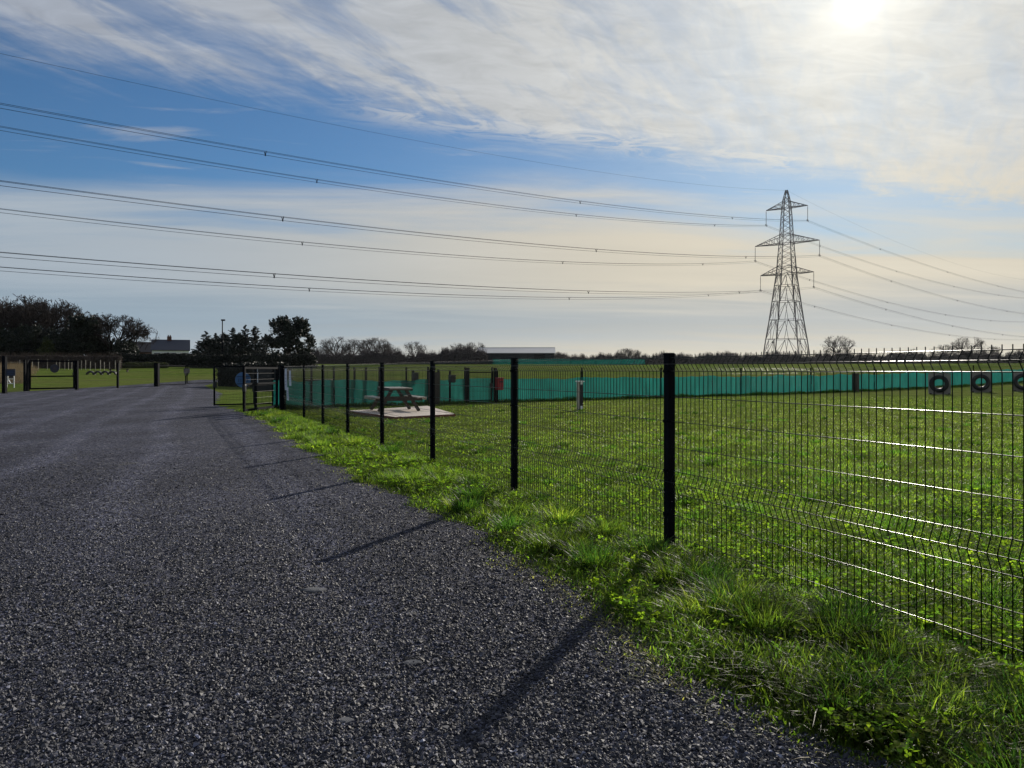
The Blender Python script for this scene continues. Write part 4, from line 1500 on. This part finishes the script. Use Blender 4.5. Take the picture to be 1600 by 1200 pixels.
# ------------------------------------------------------------------ hedges
def hedge(name, label, pts, H, Wd, m, N, size, top_noise=.25, seed=0, twigs=0, core=True, group=None, side=1.0):
    """pts: list of ground points along the hedge"""
    r = np.random.RandomState(seed)
    pts = np.array([p[:2] for p in pts], float)
    seg = np.hypot(*(pts[1:] - pts[:-1]).T); cum = np.concatenate([[0], np.cumsum(seg)])
    L = cum[-1]
    phs = r.rand(6) * 6.28

    def xy(s): return np.stack([np.interp(s, cum, pts[:, 0]), np.interp(s, cum, pts[:, 1])], -1)

    def top(s):
        return H * (1 + top_noise * (.45 * np.sin(s * .35 + phs[0]) + .3 * np.sin(s * .9 + phs[1]) + .25 * np.sin(s * 2.1 + phs[2]) + .15 * np.sin(s * 5.3 + phs[3])))
    Hs = (lambda s: np.full_like(np.asarray(s, float), H)) if callable(H) is False else H
    s = r.rand(N) * L
    u = r.uniform(-1, 1, N)
    zf = r.rand(N) ** .7
    z_ = zf * top(s)
    c = xy(s)
    d = (xy(np.minimum(s + .1, L)) - xy(np.maximum(s - .1, 0))); d /= np.linalg.norm(d, axis=1, keepdims=True)
    nn = np.stack([-d[:, 1], d[:, 0]], 1)
    wv = Wd * .5 * np.sqrt(np.clip(1.08 - zf ** 4, 0, 1))
    c = c + nn * (u * wv)[:, None]
    C = np.stack([c[:, 0], c[:, 1], hgt(c[:, 0], c[:, 1]) + z_], 1)
    V, F = leaf_quads(C, size, r)
    Vs, Fs = [V], [F]
    base = len(V)
    if twigs:
        s = r.rand(twigs) * L; c = xy(s); t_ = top(s)
        l_ = r.uniform(.25, 1.0, twigs) * H * .35
        ox = r.randn(twigs) * .25 * H * .3
        g = hgt(c[:, 0], c[:, 1])
        w3 = size * .12
        a = np.stack([c[:, 0] - w3, c[:, 1], g + t_ * .8], 1); b = np.stack([c[:, 0] + w3, c[:, 1], g + t_ * .8], 1)
        e = np.stack([c[:, 0] + ox + w3 * .4, c[:, 1], g + t_ + l_], 1); f = np.stack([c[:, 0] + ox - w3 * .4, c[:, 1], g + t_ + l_], 1)
        Vs.append(np.stack([a, b, e, f], 1).reshape(-1, 3)); Fs.append(base + np.arange(twigs * 4).reshape(-1, 4)); base += twigs * 4
    if core:
        k = max(4, int(L / max(.5, H * .5)))
        ss = np.linspace(0.02 * L, .98 * L, k)
        c = xy(ss); t_ = top(ss) * .82
        d = (xy(np.minimum(ss + .1, L)) - xy(np.maximum(ss - .1, 0))); d /= np.linalg.norm(d, axis=1, keepdims=True)
        nn = np.stack([-d[:, 1], d[:, 0]], 1) * Wd * .33
        g = hgt(c[:, 0], c[:, 1])
        ringv = np.stack([np.stack([*(c + nn).T, g - .1], 1), np.stack([*(c + nn).T, g + t_], 1), np.stack([*(c - nn).T, g + t_], 1), np.stack([*(c - nn).T, g - .1], 1)], 1)
        Vs.append(ringv.reshape(-1, 3))
        ii = base + np.arange(k - 1)[:, None] * 4
        for j in range(3): Fs.append(np.concatenate([ii + j, ii + j + 1, ii + 5 + j, ii + 4 + j], 1))
        e0 = base; e1 = base + (k - 1) * 4
        Fs.append(np.array([[e0, e0 + 3, e0 + 2, e0 + 1], [e1, e1 + 1, e1 + 2, e1 + 3]]))
    o = link(name, arr_mesh(name, np.concatenate(Vs), [np.concatenate(Fs)]), m)
    return tag(o, label, 'hedge', group)


hedge('hedge', 'neatly clipped brown leafless hedge in front of the left wood', [at(-60, 98), at(60, 101), at(190, 104)], 1.62, 1.6, M['hedge_brown'], 26000, .10, .03, 1, 900)
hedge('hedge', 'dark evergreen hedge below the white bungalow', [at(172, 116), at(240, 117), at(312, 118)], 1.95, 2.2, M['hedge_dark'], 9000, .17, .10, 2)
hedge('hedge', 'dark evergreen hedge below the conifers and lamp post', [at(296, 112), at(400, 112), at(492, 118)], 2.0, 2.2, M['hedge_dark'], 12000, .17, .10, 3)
hedge('hedge', 'dark bushy hedge block close behind the open entrance gates', [at(352, 60), at(400, 58), at(438, 56)], 1.75, 2.4, M['hedge_dark'], 7000, .10, .10, 4)
hedge('hedge', 'scrubby brown hedge under the far trees between pine and barn', [at(470, 186), at(600, 192), at(700, 200), at(760, 205)], 2.9, 3.0, M['hedge_far'], 12000, .22, .35, 5, 1500)
hedge('hedge', 'thicker dark thicket left of the barn', [at(690, 190), at(725, 188), at(760, 190)], 3.4, 3.4, M['hedge_far'], 5000, .22, .3, 6, 500)
hedge('hedge', 'long ragged brown hedgerow on the right skyline beneath the pylon', [at(860, 265), at(1000, 258), at(1200, 240), at(1400, 232), at(1680, 225)], 3.3, 3.5, M['hedge_far'], 42000, .26, .28, 7, 6000)
hedge('hedge', 'lower weedy hedge line at the far edge of the left field', [at(190, 105), at(225, 107), at(262, 109)], .75, 1.2, M['ivy'], 2500, .10, .3, 8)

# dead grass beyond the left boundary
r = np.random.RandomState(12)
N = 16000
px = r.uniform(-60, 60, N)
Yv = r.uniform(60, 96, N)
keep = (px < 55 - (96 - Yv) * .8 + r.randn(N) * 10) & (r.rand(N) < .6)
px, Yv = px[keep], Yv[keep]
X = (px - 800) / 1200 * Yv
base = np.stack([X, Yv, hgt(X, Yv)], 1)
hh_ = r.uniform(.35, 1.0, len(X)) * np.where(px < 50, 1.15, .75)
ln = r.randn(len(X), 2) * .18
wd_ = .02
V = np.stack([base + [-wd_, 0, 0], base + [wd_, 0, 0], base + np.stack([ln[:, 0], ln[:, 1], hh_], 1)], 1).reshape(-1, 3)
tag(link('dead_grass', arr_mesh('dead_grass', V, [np.arange(len(V)).reshape(-1, 3)]), M['reed']), 'tall pale dead grass beyond the left boundary fence', 'grass', kind='stuff')


# ------------------------------------------------------------------ grass, clover, stones
def blades(base, h, wd, lean, az, tone, curl=0.5):
    N = len(base)
    dirv = np.stack([np.cos(az), np.sin(az), np.zeros(N)], 1)
    face = az + np.pi / 2 + np.random.RandomState(1).randn(N) * .5
    side = np.stack([np.cos(face), np.sin(face), np.zeros(N)], 1) * wd[:, None] * .5
    up_ = np.array([0, 0, 1.0])
    zz = np.clip(1 - lean * curl * .6, .25, 1) * h

    def at_f(f):
        return base + dirv * (lean * h * f * f)[:, None] + up_ * (h * f + (zz - h) * f ** 2.4)[:, None]
    m1, m2, tip = at_f(.4), at_f(.75), at_f(1.0)
    V = np.stack([base - side, base + side, m1 - side * .9, m1 + side * .9, m2 - side * .6, m2 + side * .6, tip], 1).reshape(-1, 3)
    b = np.arange(N)[:, None] * 7
    q = np.concatenate([np.concatenate([b, b + 1, b + 3, b + 2], 1), np.concatenate([b + 2, b + 3, b + 5, b + 4], 1)]); t3 = np.concatenate([b + 4, b + 5, b + 6], 1)
    tn = np.repeat(tone[:, None, :], 7, 1)
    tn = tn.copy().reshape(-1, 3)
    return V, q, t3, tn


def tones(N, r, pal, jit=.25):
    pal = np.array(pal)
    i = r.randint(0, len(pal), N)
    return np.clip(pal[i] * (1 + r.randn(N, 1) * jit), .004, .6)


GREENS = [(.066, .098, .020), (.055, .085, .022), (.095, .118, .022), (.045, .072, .026), (.115, .130, .026), (.080, .095, .032), (.10, .115, .045)]
DARKS = [(.036, .066, .018), (.042, .074, .020), (.050, .080, .020)]
STRAW = [(.26, .20, .11), (.22, .19, .10), (.17, .16, .07), (.13, .14, .05)]

# verge strip between gravel and fence
r = np.random.RandomState(77)
B, Hh, Wd, Le, Az, To = [], [], [], [], [], []


def emit(x, y, h, wd, lean, az, tone):
    tone = tone * patch(np.asarray(x), np.asarray(y))[:, None]
    B.append(np.stack([x, y, hgt(x, y)], 1)); Hh.append(h); Wd.append(wd); Le.append(lean); Az.append(az); To.append(tone)


# density falls with distance
def strip_sample(N, y0, y1, p=1.3):
    u = r.rand(N)
    y = (y0 ** (1 - p) + u * (y1 ** (1 - p) - y0 ** (1 - p))) ** (1 / (1 - p))
    return y


def patch(x, y, sc=1.0):
    q = np.sin(x * 3.7 * sc + .7 + 1.3 * np.sin(y * 1.9 * sc)) * np.sin(y * 2.9 * sc + 1.1 * np.sin(x * 2.3 * sc + 2)) + .6 * np.sin(x * 8.3 * sc + y * 5.1 * sc + 1) * np.sin(y * 9.7 * sc - x * 3.3 * sc)
    return np.clip(.90 + .40 * q, .45, 1.5)


def clump(x, y, sc):
    return .5 + .25 * (np.sin(x * 5.1 * sc + 1.3) * np.sin(y * 4.3 * sc + .4) + np.sin(x * 2.3 * sc + y * 3.1 * sc))


N = 170000
y = strip_sample(N, 0.6, 27, 1.35)
f = r.rand(N)
xe, xf = x_edge(y) - .03, x_fence(y) + .22
x = xe + (xf - xe) * f
ce = np.clip((x - xe) / .35, 0, 1)
cl = clump(x, y, 1.0)
keep = r.rand(N) < (.30 + .70 * ce) * (.35 + .65 * np.clip(cl * 1.5, 0, 1))
x, y, ce, cl = x[keep], y[keep], ce[keep], cl[keep]
n = len(x)
h = (.025 + .045 * ce + .055 * cl * ce) * r.uniform(.6, 1.5, n) * np.clip(.5 + (x_fence(y) - x) * 1.6, .5, 1)
emit(x, y, h, r.uniform(.0045, .0085, n) * (1 + .03 * y), np.abs(r.randn(n)) * .6 + .3, r.rand(n) * 6.28, tones(n, r, GREENS))
# tufts
NT_ = 460
ty = strip_sample(NT_, 0.8, 25, 1.5)
tf_ = r.beta(1.6, 1.3, NT_)
tx = x_edge(ty) + .12 + (x_fence(ty) + .12 - x_edge(ty) - .12) * tf_
big = r.rand(NT_) ** 1.6
for k in range(NT_):
    nb_ = int(60 + 230 * big[k])
    rr = .04 + .10 * big[k]
    a = r.rand(nb_) * 6.28; q = np.sqrt(r.rand(nb_)) * rr
    bx, by = tx[k] + q * np.cos(a), ty[k] + q * np.sin(a)
    h = (.07 + .18 * big[k]) * r.uniform(.5, 1.2, nb_) * (.5 if x_fence(ty[k]) - tx[k] < .30 else 1.0) * (.8 if ty[k] < 3.4 else 1.0)
    az = a + r.randn(nb_) * .7
    pal = [(.022, .048, .016), (.03, .058, .018), (.04, .07, .02)] if r.rand() < .38 else (GREENS if r.rand() < .75 else [(.09, .12, .022), (.12, .135, .026), (.16, .155, .05)])
    emit(bx, by, h, r.uniform(.0035, .006, nb_) * (1 + .03 * ty[k]), r.uniform(.3, 1.0, nb_), az, tones(nb_, r, pal))
# a line of taller growth under the wires
N = 22000
y = strip_sample(N, 0.8, 26, 1.3)
x = x_fence(y) + r.randn(N) * .07
emit(x, y, r.uniform(.03, .09, N) * (.6 + .6 * clump(x, y, .8)), r.uniform(.004, .007, N) * (1 + .02 * y), r.uniform(.2, .9, N), r.rand(N) * 6.28, tones(N, r, GREENS + DARKS))
# dry fringe
N = 16000
y = strip_sample(N, 0.8, 24, 1.3)
x = x_edge(y) + r.randn(N) * .10 - .02
keep = r.rand(N) < clump(x, y, .55) ** 2 * 1.4
x, y = x[keep], y[keep]; n = len(x)
emit(x, y, r.uniform(.012, .05, n), r.uniform(.003, .005, n) * (1 + .03 * y), r.uniform(.8, 2.2, n), r.rand(n) * 6.28, tones(n, r, STRAW))
V, q, t3, tn = blades(np.concatenate(B), np.concatenate(Hh), np.concatenate(Wd), np.concatenate(Le), np.concatenate(Az), np.concatenate(To))
tag(link('verge_grass', arr_mesh('verge_grass', V, [q, t3], tn), M['blade']), 'shaggy green grass on the verge between gravel and mesh fence', 'grass', kind='stuff')

# field grass inside the fence
B, Hh, Wd, Le, Az, To = [], [], [], [], [], []


def field_pts(N, y0, y1, p):
    y = strip_sample(N, y0, y1, p)
    xr = .80 * y + 2.5
    xl = x_fence(y) + .05
    x = xl + (xr - xl) * r.rand(N)
    ok = (y < NY0 + (x - NX0) * ND.y / ND.x - .1) & (xr > xl)
    return x[ok], y[ok]


x, y = field_pts(270000, 1.6, 17, 0.9)
n = len(x)
cl = clump(x, y, .6) * .6 + clump(x + 3, y, 1.7) * .4
keep = r.rand(n) < .35 + .8 * cl
x, y, cl = x[keep], y[keep], cl[keep]; n = len(x)
emit(x, y, (.022 + .028 * cl) * r.uniform(.6, 1.5, n), r.uniform(.0035, .006, n) * (1 + .06 * y), np.abs(r.randn(n)) * .5 + .3, r.rand(n) * 6.28, tones(n, r, GREENS))
x, y = field_pts(110000, 14, 40, 0.6)
n = len(x)
emit(x, y, r.uniform(.018, .05, n), r.uniform(.010, .02, n), np.abs(r.randn(n)) * .5 + .3, r.rand(n) * 6.28, tones(n, r, [(.075, .085, .028), (.085, .088, .034), (.06, .072, .024), (.10, .10, .042), (.07, .09, .026)]))
# darker tussocks scattered in the field
for k in range(260):
    cx, cy = field_pts(1, 4, 30, .8)
    if len(cx) == 0: continue
    nb_ = 70
    a = r.rand(nb_) * 6.28; q = np.sqrt(r.rand(nb_)) * r.uniform(.06, .16)
    emit(cx[0] + q * np.cos(a) * 1.5, cy[0] + q * np.sin(a), r.uniform(.05, .11, nb_), r.uniform(.005, .008, nb_) * (1 + .03 * cy[0]), r.uniform(.3, 1, nb_), a, tones(nb_, r, DARKS))
N = 26000  # darker growth at the net foot, its colour also deepening the shadow band
sv = NL * r.rand(N) ** 1.3
off = .12 + np.abs(r.randn(N)) * .16
x = NX0 + ND.x * sv + ND.y * off; y = NY0 + ND.y * sv - ND.x * off
emit(x, y, r.uniform(.06, .22, N) * (.5 + .8 * clump(x, y, .5)), r.uniform(.012, .022, N), r.uniform(.2, .8, N), r.rand(N) * 6.28, tones(N, r, DARKS) * .8)
V, q, t3, tn = blades(np.concatenate(B), np.concatenate(Hh), np.concatenate(Wd), np.concatenate(Le), np.concatenate(Az), np.concatenate(To))
tag(link('field_grass', arr_mesh('field_grass', V, [q, t3], tn), M['blade']), 'short green grass growing in the field behind the mesh fence', 'grass', kind='stuff')

# clover: three round leaflets on each stem
def clover(x, y, z, s, tone):
    N = len(x)
    V, F, T = [], [], []
    tl = r.randn(N, 3) * .35 + [0, 0, 1.0]; tl /= np.linalg.norm(tl, axis=1, keepdims=True)
    a_ = np.cross(tl, np.tile([1.0, 0, 0], (N, 1))); a_ /= np.linalg.norm(a_, axis=1, keepdims=True); b_ = np.cross(tl, a_)
    c0 = np.stack([x, y, z], 1)
    rot = r.rand(N) * 6.28
    base_ = 0
    for k in range(3):
        an = rot + k * 2.094
        d = a_ * np.cos(an)[:, None] + b_ * np.sin(an)[:, None]
        e = -a_ * np.sin(an)[:, None] + b_ * np.cos(an)[:, None]
        ss = s[:, None]
        lift = tl * (ss * r.uniform(-.1, .35, N)[:, None])
        V.append(np.stack([c0, c0 + d * ss * .55 + e * ss * .5 + lift, c0 + d * ss * 1.05 + e * ss * .3 + lift, c0 + d * ss * 1.05 - e * ss * .3 + lift, c0 + d * ss * .55 - e * ss * .5 + lift], 1).reshape(-1, 3))
        F.append(base_ + np.arange(N * 5).reshape(N, 5)); base_ += N * 5
        T.append(np.repeat(tone * r.uniform(.85, 1.15, (N, 1)), 5, 0))
    return np.concatenate(V), np.concatenate(F), np.concatenate(T)


CLV = [(.085, .120, .018), (.105, .135, .020), (.075, .112, .020), (.055, .090, .024), (.13, .15, .022)]
x, y = field_pts(110000, 1.8, 15, 1.2)
cl = clump(x, y, .45)
keep = r.rand(len(x)) < np.clip((patch(x + 7, y, .5) - .62) * 1.7, .06, 1) * np.clip(1.4 - y / 8, .10, 1)
x, y = x[keep], y[keep]
N2 = 60000
y2 = strip_sample(N2, 0.8, 14, 1.5); x2 = x_edge(y2) + .05 + (x_fence(y2) - x_edge(y2)) * r.rand(N2)
keep = r.rand(N2) < np.clip((patch(x2 + 3, y2, .8) - .78) * 2.2, 0.03, 1)
x2, y2 = x2[keep], y2[keep]
X_ = np.concatenate([x, x2]); Y_ = np.concatenate([y, y2]); n = len(X_)
zc_ = r.uniform(.03, .08, n); zc_[len(x):] = r.uniform(.04, .11, n - len(x)) * np.clip(.5 + (x_fence(y2) - x2) * 1.6, .5, 1)
V, F, T = clover(X_, Y_, zc_, r.uniform(.011, .021, n) * (1 + .03 * Y_), tones(n, r, CLV, .2))
tag(link('clover_leaves', arr_mesh('clover_leaves', V, [F], T), M['clover']), 'bright three-leaved clover spread over the verge and near field', 'clover', kind='stuff')

# loose stones
def stones(x, y, s, tone):
    N = len(x)
    base_ = np.array([[1, 0, 0], [-1, 0, 0], [0, 1, 0], [0, -1, 0], [0, 0, 1], [0, 0, -1]], float)
    J = base_[None] * r.uniform(.55, 1.25, (N, 6, 1)) + r.randn(N, 6, 3) * .22
    J[:, :, 2] *= .62
    a = r.rand(N) * 6.28
    c, si = np.cos(a)[:, None], np.sin(a)[:, None]
    Xr = J[:, :, 0] * c - J[:, :, 1] * si; Yr = J[:, :, 0] * si + J[:, :, 1] * c
    tl = r.randn(N, 1) * .4
    Zr = J[:, :, 2] + Xr * tl
    V = np.stack([x[:, None] + Xr * s[:, None], y[:, None] + Yr * s[:, None], .006 + s[:, None] * .32 + Zr * s[:, None]], 2).reshape(-1, 3)
    f = np.array([[0, 2, 4], [2, 1, 4], [1, 3, 4], [3, 0, 4], [2, 0, 5], [1, 2, 5], [3, 1, 5], [0, 3, 5]])
    F = (np.arange(N)[:, None, None] * 6 + f[None]).reshape(-1, 3)
    return V, F, np.repeat(tone, 6, 0)


N = 260000
y = strip_sample(N, 1.9, 15, 1.5)
xl = -.72 * y - .5
x = xl + (x_edge(y) + .12 - xl) * r.rand(N)
keep = r.rand(N) < np.clip((15 - y) / 9, 0, 1)
x, y = x[keep], y[keep]; N = len(x)
sz = r.lognormal(-5.13, .36, N).clip(.0026, .017)
g = r.rand(N)
tone = (.015 + .055 * g ** 2.2 + .17 * (g > .96) * r.rand(N)) * (.40 + .70 * np.clip(patch(x, y, .22), .5, 1.4))
tone = tone[:, None] * np.array([[1.0, 1.03, 1.34]])
V, F, T = stones(x, y, sz, tone)
tag(link('gravel_stones', arr_mesh('gravel_stones', V, [F], T), M['stone']), 'loose dark crushed stones lying over the near car park', 'gravel', kind='stuff')

# the few bigger pale stones that stand out on the gravel
for i, (px, py, s, lab) in enumerate(((645, 1041, .045, 'biggest flat grey stone on the near gravel'), (490, 925, .06, 'long pale flat stone pressed into the middle of the gravel'), (64, 943, .022, 'small white stone on the left of the gravel'), (358, 1052, .022, 'small white stone right of the left one on the gravel'), (530, 952, .016, 'tiny white chip beside the long flat stone'), (505, 820, .022, 'small pale stone on the gravel near the middle post shadow'), (540, 1135, .035, 'pale broken stone near the bottom of the gravel'))):
    p = G(px, py)
    mb = MB()
    rr_ = random.Random(i)
    n_ = 9
    prof_ = [(s * (.7 + .5 * rr_.random()) * (1.6 if i == 1 else 1), s * (.7 + .5 * rr_.random()) * .8) for _ in range(n_)]
    for zz, sc in ((0, 1.0), (s * .16, .92), (s * .24, .6)):
        for k in range(n_):
            a = 2 * math.pi * k / n_
            mb.v.append((prof_[k][0] * math.cos(a) * sc, prof_[k][1] * math.sin(a) * sc, zz + rr_.random() * s * .06))
    for l in range(2):
        for k in range(n_): mb.f.append((l * n_ + k, l * n_ + (k + 1) % n_, (l + 1) * n_ + (k + 1) % n_, (l + 1) * n_ + k))
    mb.f.append(tuple(2 * n_ + k for k in range(n_)))
    tag(mb.build('stone', M['board'] if i in (2, 3, 4, 5) else M['pebble'], None, (p[0], p[1], .004)), lab, 'stone', 'pale stones on the gravel')


# ------------------------------------------------------------------ air
m = bpy.data.materials.new('thin_haze')
m.use_nodes = True
t = NT(m.node_tree)
pv = t.n('ShaderNodeVolumePrincipled')
pv.inputs['Color'].default_value = (0.86, 0.90, 0.97, 1)
pv.inputs['Density'].default_value = 0.00003
pv.inputs['Anisotropy'].default_value = 0.65
o_ = t.n('ShaderNodeOutputMaterial')
t.t.links.new(pv.outputs[0], o_.inputs['Volume'])
mb = MB(); mb.box((0, 0, 29.0), (3100, 3100, 60.0))
hz = mb.build('haze', m)
tag(hz, 'thin pale air that greys the far trees and pylon', 'haze', kind='stuff')
scene.cycles.volume_bounces = 0
